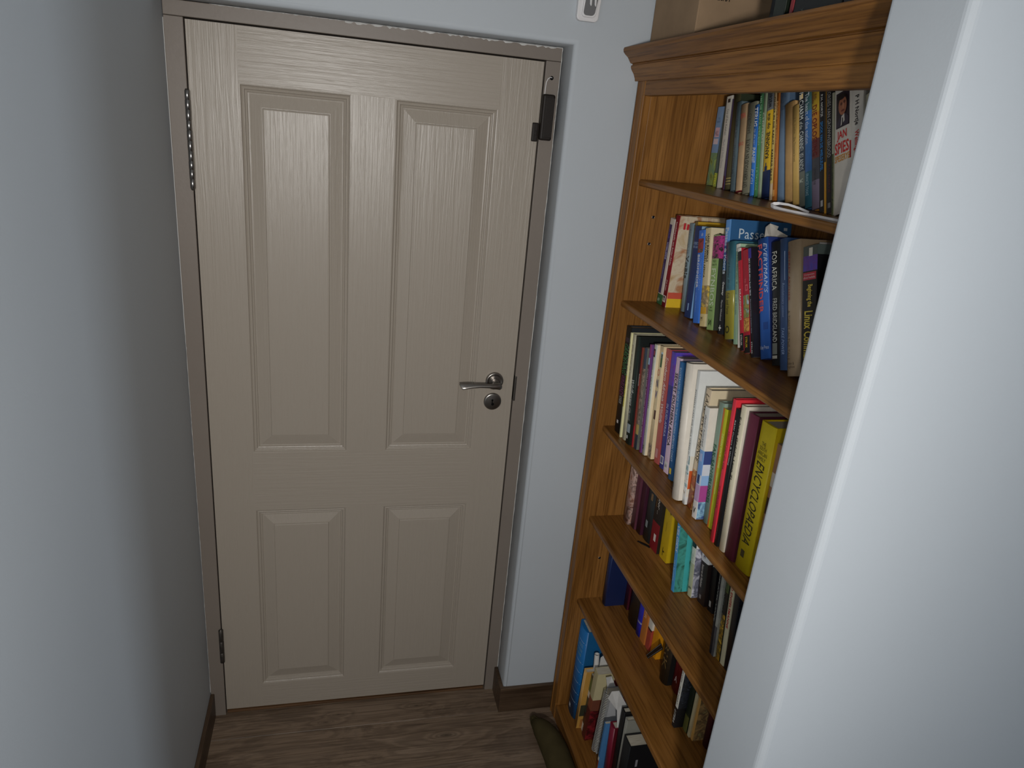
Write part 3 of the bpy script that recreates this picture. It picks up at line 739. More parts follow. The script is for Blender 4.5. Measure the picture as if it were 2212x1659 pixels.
def make_book(gid, label, kind, spine, cover=None, bands=(), texts=(), plates=(), depth=None, group=None, name='book', bulge=None, gloss=0.42, wear=0.10, cat='book'):
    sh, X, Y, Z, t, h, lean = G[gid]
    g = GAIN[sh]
    cover = cover or spine
    D = depth or (XBK - 0.004 - X)
    tilt = 0 if sh == 5 else math.atan((SH[sh][1] - SH[sh][0]) / 0.79)
    Z += max(0.0, t * (math.tan(tilt) - math.tan(math.radians(lean))))
    root = empty(name, (X, Y, Z + 0.0002), label, cat, group)
    root.rotation_euler = (-math.radians(lean), 0, 0)
    c = 0.0026 if kind == 'h' else 0.0006
    c = min(c, t * 0.2)
    bl = (min(0.0045, t * 0.14) if kind == 'h' else min(0.0012, t * 0.06)) if bulge is None else bulge
    r = min(0.0015, t * 0.2)
    n = 6
    out = [(D, 0.0), (r + bl, 0.0)]
    for i in range(n + 1):
        a = math.pi * i / n
        y = -t / 2 + (t / 2) * math.cos(a)
        out.append(((bl + r * 0) * (1 - math.sin(a)), y))
    out += [(r + bl, -t), (D, -t)]
    inn = [(D, -c), (c + bl, -c)] + [(c + bl, -c - (t - 2 * c) * i / n) for i in range(n + 1)] + [(c + bl, -t + c), (D, -t + c)]
    levels = [0.0] + sorted({z for b0, b1, *_ in bands for z in (b0, b1) if 0 < z < 1}) + [1.0]
    slots = []
    def slot(k):
        if k not in slots: slots.append(k)
        return slots.index(k)
    k = MB(); N = len(out)
    def col_at(z):
        sp, cv = spine, cover
        for bd in bands:
            if bd[0] <= z <= bd[1]:
                sp = bd[2]; cv = bd[3] if len(bd) > 3 else cv
        return sp, cv
    for a, b in zip(levels, levels[1:]):
        sp, cv = col_at((a + b) / 2)
        P0 = [(x, y, a * h) for x, y in out]; P1 = [(x, y, b * h) for x, y in out]
        for i in range(N - 1):
            isp = 2 <= i <= N - 4
            k.add([P0[i], P0[i+1], P1[i+1], P1[i]], [(0, 1, 2, 3)], slot(sp if isp else cv), isp and kind == 'h')
    sp, cv = spine, cover
    I0 = [(x, y, 0) for x, y in inn]; I1 = [(x, y, h) for x, y in inn]
    O0 = [(x, y, 0) for x, y in out]; O1 = [(x, y, h) for x, y in out]
    for i in range(N - 1):
        k.add([I0[i], I0[i+1], I1[i+1], I1[i]], [(0, 1, 2, 3)], slot(cv))
        k.add([O1[i], O1[i+1], I1[i+1], I1[i]], [(0, 1, 2, 3)], slot(col_at(0.999)[0]))
        k.add([O0[i], O0[i+1], I0[i+1], I0[i]], [(0, 1, 2, 3)], slot(col_at(0.001)[0]))
    for i in (0, N - 1):
        k.add([O0[i], I0[i], I1[i], O1[i]], [(0, 1, 2, 3)], slot(cv))
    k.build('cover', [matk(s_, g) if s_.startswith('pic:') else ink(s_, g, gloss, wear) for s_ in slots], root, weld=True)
    ins = 0.003 if kind == 'h' else 0.0004
    k = MB(); k.box((c + bl + 0.0003, -t + c + 0.0002, ins), (D - ins, -c - 0.0002, h - ins))
    k.build('page_block', M['pages'], root)
    # printing on the spine and on the front board
    for pl in plates:
        face, u0, u1, v0, v1, mk = pl[:6]
        k = MB(); e = 0.0004
        if face == 'S':
            cols = 5; vs = []
            for i in range(cols + 1):
                u = u0 + (u1 - u0) * i / cols; y = -u * t
                q = max(0.0, 1 - ((y + t / 2) / (t / 2)) ** 2) ** 0.5
                x = bl * (1 - q) - e
                vs += [(x, y, v0 * h), (x, y, v1 * h)]
            k.add(vs, [(2*i, 2*i+2, 2*i+3, 2*i+1) for i in range(cols)])
        else:
            x0 = r + bl + u0 * (D - r - bl); x1 = r + bl + u1 * (D - r - bl); y = -t - e
            if len(pl) > 6 and pl[6] == 'o':
                k.add([((x0+x1)/2 + (x1-x0)/2*math.cos(2*math.pi*j/24), y, (v0+v1)/2*h + (v1-v0)/2*h*math.sin(2*math.pi*j/24)) for j in range(24)], [tuple(range(24))])
            else:
                k.add([(x0, y, v0*h), (x1, y, v0*h), (x1, y, v1*h), (x0, y, v1*h)], [(0, 1, 2, 3)])
        k.build('printed_panel', matk(mk, g), root)
    for tx in texts:
        s, colr, v0, v1, ori = tx[:5]
        uc = tx[5] if len(tx) > 5 else 0.5; uh = tx[6] if len(tx) > 6 else 0.5; st = tx[7] if len(tx) > 7 else ''
        gl = glyphs(s, st)
        if not gl: continue
        vs = []
        for (a, b) in gl[0]:
            if ori == 'd': u = uc + uh * (0.5 - b) * -1; z = v1 + (v0 - v1) * a          # reads downwards, tops of letters to the right
            elif ori == 'u': u = uc - uh * (b - 0.5); z = v0 + (v1 - v0) * a             # reads upwards
            elif ori == 'h': u = uc + uh * (a - 0.5); z = v0 + (v1 - v0) * b             # level across the spine
            else: u = uc + uh * a; z = v0 + (v1 - v0) * b                                # 'c': level on the front board, from u = uc
            if ori == 'c':
                vs.append((r + bl + u * (D - r - bl), -t - 0.0008, z * h))
            else:
                y = -u * t
                q = max(0.0, 1 - ((y + t / 2) / (t / 2)) ** 2) ** 0.5
                vs.append((bl * (1 - q) - 0.0008, y, z * h))
        k = MB(); k.add(vs, gl[1]); k.build('lettering', ink(colr, g, 0.5, 0.02), root)
    return root

g1, g2, g3, g4, g5, g6 = ('books on the top shelf', 'books on the second shelf', 'books on the third shelf', 'books on the fourth shelf',
                          'books on the fifth shelf', 'books on the bottom shelf')
def B1(*a, **k): return make_book(*a, group=g1, **k)
def B2(*a, **k): return make_book(*a, group=g2, **k)
def B3(*a, **k): return make_book(*a, group=g3, **k)
def B4(*a, **k): return make_book(*a, group=g4, **k)
def B5(*a, **k): return make_book(*a, group=g5, **k)
def B6(*a, **k): return make_book(*a, group=g6, **k)
W_, K_ = 'b4b0a8', '141416'

# top shelf, from the door towards the camera
B1('s1_01', 'pale blue paperback with a green hill landscape, first on the top shelf', 'p', '5f7896', bands=[(0, .42, 'pic:hills', 'pic:hills')],
   plates=[('S', .2, .8, .62, .74, 'a88a94'), ('S', .15, .8, .53, .60, 'a89aa0')], texts=[('TO', '33506e', .84, .865, 'h', .5, .25), ('EIGHT', '33506e', .80, .825, 'h', .5, .5), ('HILL', '503a44', .64, .70, 'h', .5, .5)])
B1('s1_02', 'thin dark green book with lime yellow letters low on its spine', 'p', '3f4f4c', bands=[(.0, .16, '7c8438')], texts=[('VELD', 'c0c040', .02, .16, 'u', .5, .6, 'b')])
B1('s1_03', 'white paperback with small grey lettering running down a narrow spine', 'p', 'a5a198', texts=[('Cry of the Kalahari', '4a4a48', .58, .86, 'd', .45, .42), ('Mark and Delia Owens', '77777a', .22, .53, 'd', .45, .36)], plates=[('S', .3, .7, .93, .97, '28221f')])
B1('s1_04', 'very thin purple and maroon booklet on the top shelf', 'p', '38304a', bands=[(0, .15, '38101c')])
B1('s1_05', 'tall dark olive cloth book with gilt rules near the foot', 'h', '3f3c28', '23281c', bands=[(.085, .095, '8f8050', '23281c'), (.115, .125, '8f8050', '23281c'), (.055, .063, '8f8050', '23281c')])
B1('s1_06', 'worn slate blue book with dark lettering reading upwards', 'h', '4c5a60', texts=[('DIE LAASTE JAKKALS', '1e2a34', .20, .52, 'u', .5, .42), ('die jagter', '1e2a34', .60, .82, 'u', .5, .36)], wear=.3)
B1('s1_07', 'tan book with two faded red words across the spine', 'h', 'a08768', bands=[(0, .015, '54151c')], texts=[('SIMBA', '9a4038', .84, .90, 'h', .5, .8), ('BERO', '9a4038', .53, .57, 'h', .5, .7)], wear=.2)
B1('s1_08', 'grey green book lettered UIT OERWOUD EN VLAKTE', 'h', '6a695a', texts=[('UIT OERWOUD EN VLAKTE', '1e1c18', .07, .60, 'u', .5, .42), ('SANGIRO', '2a2824', .66, .88, 'u', .5, .34)], wear=.2)
B1('s1_09', 'bright blue book with white slanting letters TERUG', 'h', '2f62a4', texts=[('TERUG', 'c8ccd0', .76, .97, 'd', .5, .8, 'bi'), ('op die ver', 'b0bccc', .56, .74, 'd', .5, .55, 'i'), ('PANIE', 'c8ccd0', .36, .54, 'd', .5, .75, 'bi'), ('PTGI.', 'b8c4d0', .12, .30, 'd', .5, .6, 'i')])
B1('s1_10', 'tall green book with pale lettering down the whole spine', 'h', '40744c', texts=[('VAN DIE KAAPSE AFRIKANER', '7ca080', .48, .95, 'd', .5, .42), ('J A SAVAGE', '7ca080', .06, .28, 'd', .5, .38)], wear=.2)
B1('s1_11', 'thin grey green book with a pale title beside the yellow one', 'h', '74806a', texts=[('CHIPMAN', 'aab09a', .52, .80, 'd', .5, .6)])
B1('s1_12', 'yellow and navy book lettered KANONNE op die water', 'h', 'b08f20', '1c2a48', bands=[(0, .25, '14203c', '14203c'), (.80, 1, '55585a', '55585a')],
   texts=[('KANONNE', '12161c', .36, .60, 'u', .55, .42, 'b'), ('op die', '12161c', .63, .77, 'u', .55, .40, 'b'), ('water', '12161c', .82, .96, 'u', .55, .40, 'b')], plates=[('S', .35, .65, .25, .29, '14203c'), ('S', .45, .55, .29, .32, '14203c')])
B1('s1_13', 'thin cream book with a black title filling its spine', 'h', 'a08c50', bands=[(0, .15, '9c8a70'), (.82, 1, '8c7858')], texts=[('ONDER IN DIE KAJUIT', '181612', .50, .93, 'd', .5, .66, 'b'), ('KARNUS ZILIUS', '181612', .18, .46, 'd', .5, .6, 'b')])
B1('s1_14', 'thin orange brown book leaning beside the old blue cloth one', 'h', '8c5424', texts=[('AVONTURE VAN HANNES', 'b8925c', .52, .90, 'd', .5, .5), ('die jong', 'b8925c', .30, .44, 'd', .5, .4)], plates=[('S', .2, .8, .04, .10, 'a47840')])
B1('s1_15', 'faded blue grey cloth book rising behind the tan pair', 'h', '56687c', '3a4a5c', texts=[('WINGS', '2c3a4c', .90, .95, 'h', .5, .6), ('at', '2c3a4c', .86, .89, 'h', .5, .2), ('water', '2c3a4c', .80, .84, 'h', .5, .6)], wear=.2)
B1('s1_16', 'bare tan cloth book without lettering, shorter than its neighbours', 'h', '94764c', wear=.25)
B1('s1_17', 'narrow straw coloured book with tiny print beside the bare tan one', 'h', 'a5884e', texts=[('J.A. Leslie', '5c4a28', .72, .88, 'd', .5, .32), ('Die Thomasse broed', '5c4a28', .44, .68, 'd', .5, .32)], wear=.15)
B1('s1_18', 'dark grey book lettered The CHARM of the CHANNEL ISLANDS', 'h', '2f363e', bands=[(0, .28, '5c6058', '5c6058')], texts=[('The', 'a8aca8', .86, .95, 'd', .5, .6, 'i'), ('CHARM', 'b0b4b0', .70, .85, 'd', .5, .62), ('of the', 'a0a4a0', .62, .68, 'd', .5, .5, 'i'), ('CHANNEL ISLANDS', 'b0b4b0', .29, .60, 'd', .5, .62), ('MC', 'a0a498', .19, .22, 'h', .5, .5, 'b')], plates=[('S', .15, .75, .86, .90, 'b09a6c')])
B1('s1_19', 'blue and teal book lettered The heart of the nation', 'h', '2f5a8c', bands=[(0, .30, '2c5a6a', '2c5a6a'), (.80, 1, '3a5a5c', '3a5a5c')], texts=[('The heart of the nation', 'b0b8c0', .53, .95, 'd', .5, .56), ('FRANCES TOOKE', '8aa4ac', .10, .28, 'd', .5, .36)], wear=.3)
B1('s1_20', 'book shading from yellow to dark red, lettered DIE OPLOSSING', 'h', 'a8742c', bands=[(0, .24, '6a6070', '6a6070'), (.24, .42, '3f3f44', '3f3f44'), (.42, .58, '5c3430', '5c3430'), (.80, 1, 'a88a30', 'a88a30')], texts=[('SUID-', '4a241c', .90, .95, 'd', .62, .24, 'b'), ('AFRIKA', '4a241c', .88, .95, 'd', .30, .24, 'b'), ('DIE OPLOSSING', '5c1a1c', .44, .86, 'd', .5, .55, 'b'), ('LEON LOUW', '2a262c', .20, .34, 'd', .5, .3)])
B1('s1_21', 'black book with a blue title SPOOK VAN DIE WIELSLEUTEL', 'p', '131316', texts=[('P.H. NORTJE', 'b8b8b4', .77, .95, 'd', .5, .46, 'b'), ('SPOOK VAN DIE WIELSLEUTEL', '2f78b4', .33, .73, 'd', .5, .46, 'b')], plates=[('S', .3, .7, .04, .09, '8c8c8c')])
B1('s1_22', 'very thin orange strip of a book between two black ones', 'p', 'a07420', bands=[(.42, 1, '26201a')])
B1('s1_23', 'black book with a grey serif title ending BROOD', 'p', '141214', texts=[('KORSIES VAN GROWWEBROOD', '8f8c88', .44, .98, 'd', .5, .5), ('P.H. NORTJE', '4a1c20', .16, .38, 'd', .5, .4)], plates=[('S', .3, .7, .04, .08, '5c5c5c')])
B1('s1_24', 'very thin booklet with a mottled green and white edge', 'p', '8a8a78', bands=[(0, .5, 'pic:grass')])
B1('s1_25', 'wide white book with a portrait photo above red brush lettering', 'p', 'aaa59c', plates=[('S', .10, .86, .66, .93, '221a20'), ('S', .88, .99, .40, .53, '8c1418')],
   texts=[('JAN', 'a01c1c', .555, .635, 'h', .45, .55, 'b'), ('SPIES', 'a01c1c', .46, .55, 'h', .45, .80, 'b'), ('SPESERYE', 'a06c20', .40, .45, 'h', .48, .85, 'b')])
# the printed portrait: head, jacket, shirt, glasses
def on_spine(root, gid, shapes, name='printed_portrait', face='S'):
    sh, X, Y, Z, t, h, lean = G[gid]; g = GAIN[sh]; bl = 0.0012
    for zi, (kind, colr, *p) in enumerate(shapes):
        k = MB(); e = 0.0010 + 0.00015 * zi
        if kind == 'o':
            cu, cv, ru, rv = p
            k.add([(-e, -(cu + ru*math.cos(2*math.pi*j/20))*t, (cv + rv*math.sin(2*math.pi*j/20))*h) for j in range(20)], [tuple(range(20))])
        else:
            k.add([(-e, -u*t, v*h) for u, v in p[0]], [tuple(range(len(p[0])))])
        k.build(name, matk(colr, g), root)
jr = [o for o in COL.objects if o.type == 'EMPTY' and o.get('label', '').startswith('wide white book with a portrait')][0]
on_spine(jr, 's1_25', [('p', '2a2430', [(.14, .665), (.84, .665), (.84, .72), (.62, .76), (.36, .74), (.16, .70)]), ('p', 'a8a49c', [(.40, .668), (.62, .70), (.60, .755), (.44, .74)]), ('p', '1a1418', [(.47, .668), (.54, .668), (.53, .73), (.48, .725)]),
   ('o', '1a1210', .50, .855, .27, .055), ('o', '82523c', .51, .82, .23, .072), ('o', '4a2a20', .44, .835, .06, .012), ('o', '4a2a20', .62, .842, .06, .012), ('o', '95654c', .56, .815, .04, .025), ('o', '5c2c24', .54, .78, .10, .008), ('o', '1a1210', .46, .888, .24, .022)])

# second shelf
B2('s2_01', 'thin white book with a purple title panel and green foot', 'p', 'a09a92', bands=[(0, .12, '1f4a2c', 'pic:green_leaf')], plates=[('S', .12, .62, .13, .93, '2a2048')],
   texts=[('VUUR', '4a4080', .77, .88, 'd', .37, .34), ('VITERLIEFDE', '8c88a8', .53, .73, 'd', .37, .34, 'b'), ('veldblomme', '6c6890', .30, .48, 'd', .37, .24), ('69', 'b0b8a8', .03, .07, 'h', .4, .4)], depth=.15)
B2('s2_02', 'tall crimson spined book with an insect patterned cream cover', 'h', '6e1824', 'pic:insects', bulge=.001,
   texts=[('Insektlopedie van Suider-Afrika', 'b8a8a4', .46, .93, 'd', .5, .42, 'b'), ('Erik Holm', 'b09a98', .18, .30, 'd', .5, .38, 'i'), ('E', '1a1414', .065, .115, 'd', .5, .42, 'b')],
   plates=[('C', .0, .42, .0, .10, 'a88a20'), ('C', .0, .55, .1, .17, '984030'), ('C', .06, .09, .86, .93, '8c1c24'), ('C', .11, .14, .86, .92, '8c1c24'), ('S', .15, .85, .05, .125, 'a8a09c')], depth=.195)
B2('s2_03', 'grey blue bird book with large black word Voels', 'h', '64747c', texts=[('Newman se', '3c4c58', .66, .93, 'd', .55, .40), ('Voëls', '101214', .38, .64, 'd', .5, .72, 'b')])
B2('s2_035', 'golden book whose top shows behind the navy bird guide', 'h', '7c6834', '94741f', texts=[('2', '40341c', .88, .93, 'h', .5, .4), ('Die', '17140e', .905, .945, 'c', .38, .15, 'b')], bulge=.001)
B2('s2_04', 'navy bird guide with a pale blue cover edge', 'p', '182a50', '5a7a9c', bands=[(.86, 1, '182a50', '6c8498')], texts=[('ROBERTS', '8094b0', .80, .83, 'h', .5, .7), ('BIRD GUIDE', '8094b0', .765, .79, 'h', .5, .7)], plates=[('S', .42, .62, .08, .16, '6c84a4')])
B2('s2_06', 'bright blue paperback lettered BIRDFINDER with a bird photo', 'p', '2c58a0', plates=[('S', .04, .96, .76, .91, 'pic:birds')],
   texts=[('BIRDFINDER', 'c4c8cc', .38, .74, 'd', .34, .40, 'b'), ('SOUTHERN AFRICAN', '7a9cd0', .36, .76, 'd', .78, .24), ('Callan Cohen', '7a94c0', .12, .33, 'd', .4, .18), ('* ', 'c4c8cc', .93, .97, 'h', .7, .3)])
B2('s2_07', 'cream book with bold black block letters LAND MAMMALS', 'p', 'a09474', 'aa9f84', bands=[(0, .13, 'a8986c', '8a8068'), (.13, .20, 'a07a20', '6a5a40'), (.20, .42, 'pic:mammal', 'pic:mammal')],
   texts=[('LAND MAMMALS', '14120e', .66, .94, 'd', .70, .34, 'b'), ('OF SOUTHERN AFRICA', '14120e', .50, .92, 'd', .30, .30, 'b'), ('LAND', '14120e', .86, .95, 'c', .10, .5, 'b'), ('M', '14120e', .06, .10, 'h', .4, .3)], gloss=.2)
B2('s2_08', 'pale green field guide lettered FYNBOS under a pink flower photo', 'p', '6c8450', '20241c', bands=[(.755, .99, 'pic:flower', 'pic:flower')],
   texts=[('FIELD', '26301c', .715, .74, 'h', .5, .42), ('GUIDE TO', '26301c', .68, .70, 'h', .5, .68), ('FYNBOS', 'b4bca8', .26, .65, 'd', .5, .62), ('John', '26301c', .225, .25, 'h', .5, .3), ('Manning', '26301c', .195, .22, 'h', .5, .5), ('S', '26301c', .05, .11, 'd', .5, .4, 'b')], plates=[('S', .28, .32, .04, .12, '34402a'), ('S', .70, .74, .04, .12, '34402a')])
B2('s2_10', 'tall blue and black book lettered Passes with a slip of paper above', 'p', '2a4a78', '24486c', bands=[(0, .52, '121418', '14171c'), (.78, 1, '4c78a8', '24486c')],
   texts=[('Passes', 'b8c4cc', .84, .925, 'c', .13, .50), ('&', '3f8a44', .845, .92, 'c', .68, .08), ('Passes & Poorts', 'b8c4cc', .53, .93, 'd', .5, .62, 'b'), ('Getaway', 'b0b0ac', .34, .46, 'd', .5, .5, 'bi'), ('Marion Whitehead', '9a9a98', .12, .30, 'd', .5, .32), ('+', 'b0b0ac', .03, .08, 'h', .5, .5, 'b')],
   plates=[('S', .06, .94, .44, .56, 'pic:darkphoto'), ('C', .87, .93, .93, .955, 'a8b0b8')], depth=.158)
B2('s2_11', 'teal book turning olive below with small dark lettering', 'h', '2f5560', '2c505c', bands=[(0, .50, '6a6428', '77752c')], texts=[('Treasury of Southern African', '1c3038', .52, .93, 'd', .5, .34, 'i'), ('Folk and Verse', '2a2a14', .26, .48, 'd', .5, .34, 'i'), ('O', '26260f', .06, .14, 'd', .5, .5, 'b')], gloss=.2)
B2('s2_12', 'pale green booklet with white upper edge beside the red guides', 'p', '6c8470', '7f947c', bands=[(.93, 1, 'a8a8a0')], texts=[('The Garden Route', '3a4c40', .50, .90, 'd', .5, .36), ('UK BROWN', '3a4c40', .30, .46, 'd', .5, .30)], gloss=.25)
B2('s2_13', 'very thin plain white booklet next to the red guides', 'p', 'b0aca4')
B2('s2_14', 'red guide lettered DRAKENSBERG with a black foot', 'p', '8a1c28', bands=[(0, .17, '101012'), (.88, .97, '1a1a1c'), (.97, 1, 'a8a49c')], texts=[('a guide to the', 'a05c60', .62, .82, 'd', .5, .32), ('DRAKENSBERG', 'b8b0ac', .30, .60, 'd', .5, .42, 'b'), ('STRUIK', 'a8a8a4', .05, .155, 'd', .5, .40)])
B2('s2_15', 'red guide with landscape photos and a black foot, beside its twin', 'p', '7c1624', bands=[(0, .17, '101012'), (.17, .20, '7c1624')], plates=[('S', .04, .98, .34, .56, 'pic:mountain'), ('S', .04, .98, .205, .335, 'pic:rockart'), ('S', .45, .85, .60, .66, '9c4a50'), ('S', .53, .77, .61, .65, '7c1624')], texts=[('TO', 'a05c60', .68, .72, 'd', .5, .25), ('STRUIK', 'b09420', .05, .155, 'd', .5, .34)])
B2('s2_16', 'narrow black and purple book lettered SKY GUIDE', 'p', '0f0f16', '121016', bands=[(.90, .99, '2a2468'), (0, .16, '0c0c10')], texts=[('SKY GUIDE Africa South 2010', 'b4b4bc', .56, .90, 'd', .5, .46, 'b'), ('Astronomical Society of Southern Africa', '8c8c9c', .22, .53, 'd', .5, .34), ('STRUIK', '9c9c9c', .03, .14, 'd', .5, .4)])
B2('s2_18', 'thick royal blue book with large red letters FACTFINDER', 'h', '264c8c', '1c2858', bulge=.004, texts=[('FACTFINDER', 'a84444', .38, .955, 'd', .32, .50, 'b'), ("EVERYMAN'S", 'a4b0c4', .54, .955, 'd', .82, .28, 'i'), ('Valley Press', 'a0aabc', .07, .11, 'h', .5, .85)], plates=[('S', .5, .9, .24, .30, '1c3a74')])
B2('s2_19', 'black book with tall white letters FOR AFRICA', 'h', '1c1e20', texts=[('FOR AFRICA', 'bcbcb0', .61, .92, 'd', .48, .62), ('FRED BRIDGLAND', 'b8b8b0', .19, .54, 'd', .55, .5)], plates=[('S', .2, .8, .09, .18, '5c605c'), ('S', .2, .8, .055, .08, '8c8c84')])
B2('s2_20', 'muted blue book with a pale blue slanting title down one edge', 'h', '34486a', '2c4468', texts=[('Revolutionary context', '8094b4', .40, .66, 'd', .62, .40, 'i'), ('TAKE POWER', '8094b4', .12, .32, 'd', .62, .36, 'i')], plates=[('S', .78, .86, .68, .90, '7c8ca4')])
B2('s2_21', 'thick beige book lettered A TWIST IN THE TALE', 'h', '94826a', '8a7860', bulge=.006, texts=[('JEFFREY ARCHER', '7a2420', .56, .93, 'd', .22, .24), ('A TWIST IN THE TALE', '4a4030', .12, .49, 'd', .22, .26), ('Hodder &', '4a4034', .085, .105, 'h', .38, .62), ('Stoughton', '4a4034', .055, .08, 'h', .38, .7)], gloss=.25)
B2('s2_22', 'black computer manual with large yellow lettering and a red label', 'p', '121213', '0f0f10', bands=[(.93, 1, '3a403c', '55605c'), (.82, .93, 'pic:purple', '17171a')], texts=[('Beginning the', 'b09c40', .56, .72, 'd', .55, .42, 'b'), ('Linux Command Line', 'b8a440', .02, .53, 'd', .52, .60, 'b'), ('Companion', 'b8a8a8', .785, .80, 'h', .5, .7), ('eBook Available', 'b8a8a8', .765, .78, 'h', .5, .8)], plates=[('S', .05, .95, .755, .81, '8c2430'), ('S', .45, .70, .925, .985, 'a8a498')])

# third shelf
B3('s3_01', 'tall black book with green and magenta ornamental lettering at the end', 'h', '101312', '13161a', bulge=.002, texts=[('GARDENING', '2f5c38', .56, .84, 'd', .5, .8, 'i'), ('WINELANDS', '5c2a48', .36, .55, 'd', .5, .72), ('KUNSBOEK', '7c7c78', .28, .35, 'd', .5, .5)], plates=[('S', .3, .6, .09, .12, 'a09c98'), ('S', .2, .8, .86, .90, '2c262c')])
B3('s3_02', 'very thin cream magazine with a yellow back next to the black book', 'p', 'a09c78', bands=[(.3, .6, 'a89c40')], texts=[('SUID-AFRIKA SE TUINE EN PLANTE', '3a3a30', .30, .92, 'd', .5, .6)])
B3('s3_03', 'slim cream hardback with a stained worn spine', 'h', '94907c', wear=.3, texts=[('Die Kaap se lewe en tuin', '6a5c50', .40, .90, 'd', .5, .4)])
B3('s3_04', 'black green book with white script Wildflowers and a torn top', 'h', '111c18', '0c100f', bulge=.003, texts=[('Wildflowers', 'a8acA8'.lower(), .36, .60, 'd', .5, .62, 'i'), ('of the world', '8c908c', .22, .34, 'd', .5, .42, 'i')], plates=[('S', .1, .9, .11, .19, '6c7478'), ('S', .3, .6, .05, .08, '9c9c98')])
B3('s3_05', 'thin brick red booklet with a tiny white word on its spine', 'p', '6c241c', '4a2c22', texts=[('Indonesia', 'b0a49c', .62, .74, 'd', .5, .6, 'b')], bands=[(0, .22, '8c1c24')])
B3('s3_06', 'thin picture covered book of dark blue and tan patches', 'p', '4a4a44', bands=[(.0, .15, '1c2430'), (.15, .25, '8a7a44'), (.25, .80, 'pic:stones'), (.80, 1, '2c3644')], wear=.3)
B3('s3_07', 'plum purple paperback lettered OVERLAND THROUGH SOUTHERN AFRICA', 'p', '4c1c40', '4a2c58', bands=[(.88, 1, '6c2a58')], texts=[('OVERLAND THROUGH SOUTHERN AFRICA', 'a898a4', .14, .78, 'd', .5, .48)], plates=[('S', .1, .9, .82, .88, '7c90a4')])
B3('s3_08', 'white book lettered NATUURWONDERS with a small dark emblem', 'h', 'a0a298', 'a49880', bulge=.002, texts=[('ONTDEK DIE', '5c5c58', .73, .86, 'd', .45, .30), ('NATUURWONDERS', '3a3e3c', .43, .71, 'd', .45, .40), ('VAN SUID-AFRIKA', '74746c', .18, .40, 'd', .45, .26), ('SAL', '2a2a28', .045, .09, 'd', .45, .5, 'b')], plates=[('S', .16, .72, .89, .96, '1c1416'), ('S', .3, .58, .905, .945, '8c3a40')])
B3('s3_09', 'cream book with a green picture and red and blue initials', 'h', 'b0a080', 'ac9c7c', bulge=.001, texts=[('O', '8c3428', .74, .80, 'h', .5, .5), ('N', '1c1c4a', .64, .71, 'h', .45, .5, 'b'), ('V', '2a2460', .54, .61, 'h', .5, .5, 'b')], plates=[('S', .55, .98, .82, .935, '34482c'), ('S', .55, .98, .90, .95, '8c9ca8'), ('S', .5, .95, .36, .44, '3c201a'), ('S', .1, .95, .02, .13, 'pic:stones')])
B3('s3_10', 'dusty red book lettered Southern African Wildlife', 'p', '84403c', '6c2c30', texts=[('Southern African Wildlife', 'b0a09c', .36, .93, 'd', .5, .52, 'bi')], plates=[('S', .2, .7, .05, .13, '94686a')])
B3('s3_11', 'indigo book lettered IN SUID-AFRIKA with a round white logo', 'p', '26285c', bands=[(.72, 1, 'pic:purple', 'pic:purple')], texts=[('IN SUID-AFRIKA', '9c9cb4', .28, .56, 'd', .5, .5)], plates=[('S', .1, .9, .04, .11, 'a8a8ac'), ('S', .22, .78, .05, .10, '26285c')])
B3('s3_12', 'lilac book with heavy black letters SECRET SOUTHERN AFRICA', 'p', 'a894a4', 'b09ca8', texts=[('SECRET SOUTHERN AFRICA', '100e10', .24, .87, 'd', .5, .55, 'b'), ('AA', '2a2428', .05, .08, 'h', .5, .4)], plates=[('S', .15, .85, .03, .10, 'b4b0b0')])
B3('s3_13', 'blue book lettered ILLUSTRATED GUIDE TO THE COAST', 'h', '2c5c8c', '244c74', bulge=.002, texts=[('ILLUSTRATED GUIDE TO THE SOUTHERN AFRICAN COAST', 'a4b4c0', .16, .95, 'd', .5, .40)], plates=[('S', .25, .7, .05, .10, 'a08830')])
B3('s3_14', 'thick white book with a rounded spine lettered NATIONAL PARKS', 'h', 'aca69c', bulge=.007, texts=[('SOUTH AFRICAN NATIONAL PARKS: A CELEBRATION', '3a4044', .30, .90, 'd', .30, .22)], plates=[('S', .24, .28, .20, .25, '8c9494'), ('S', .32, .36, .18, .23, '8c9494'), ('S', .12, .36, .08, .12, '22262a')])
B3('s3_15', 'white stamp book lettered POSSEELS VAN DIE HELE WERELD', 'h', 'a4a6a4', bands=[(.06, .37, 'pic:animals', 'aca89c')], bulge=.001, texts=[('POSSEELS VAN DIE HELE WÊRELD', '34383c', .38, .86, 'd', .5, .46), ('RSA', 'b8b4ac', .20, .24, 'h', .5, .7)], plates=[('C', .0, .16, .12, .26, '94401c'), ('C', .02, .14, .06, .12, '4c8c94')])
B3('s3_16', 'cream book with large black word LAN and faces printed below', 'h', 'a0927c', '9c9078', bands=[(0, .33, 'pic:faces', 'pic:faces')], bulge=.001, texts=[('LAND EN SY MENSE', '1a1612', .40, .96, 'd', .5, .6, 'i'), ('L', '8c5c24', .86, .95, 'c', .42, .12)])
B3('s3_17', 'white and blue design book lettered detail housed', 'p', 'b0b0ac', 'b0aaa0', bands=[(.16, .31, '86708c', '7c3468'), (.31, .40, 'a8b0bc', '6c88a8'), (.40, .50, '5c7ca8', 'a4a8b0'), (.50, .62, '6a90bc', '26325c'), (0, .16, 'b4b0ac', 'pic:bluephoto')],
   texts=[('detail housed', '34343a', .65, .93, 'd', .5, .34, 'i'), ('street | number', 'a89cb0', .18, .30, 'd', .5, .18), ('V', '141416', .045, .10, 'h', .5, .5, 'b')], plates=[('S', .25, .75, .32, .40, 'pic:boat'), ('S', .25, .75, .52, .59, '8c98b8')])
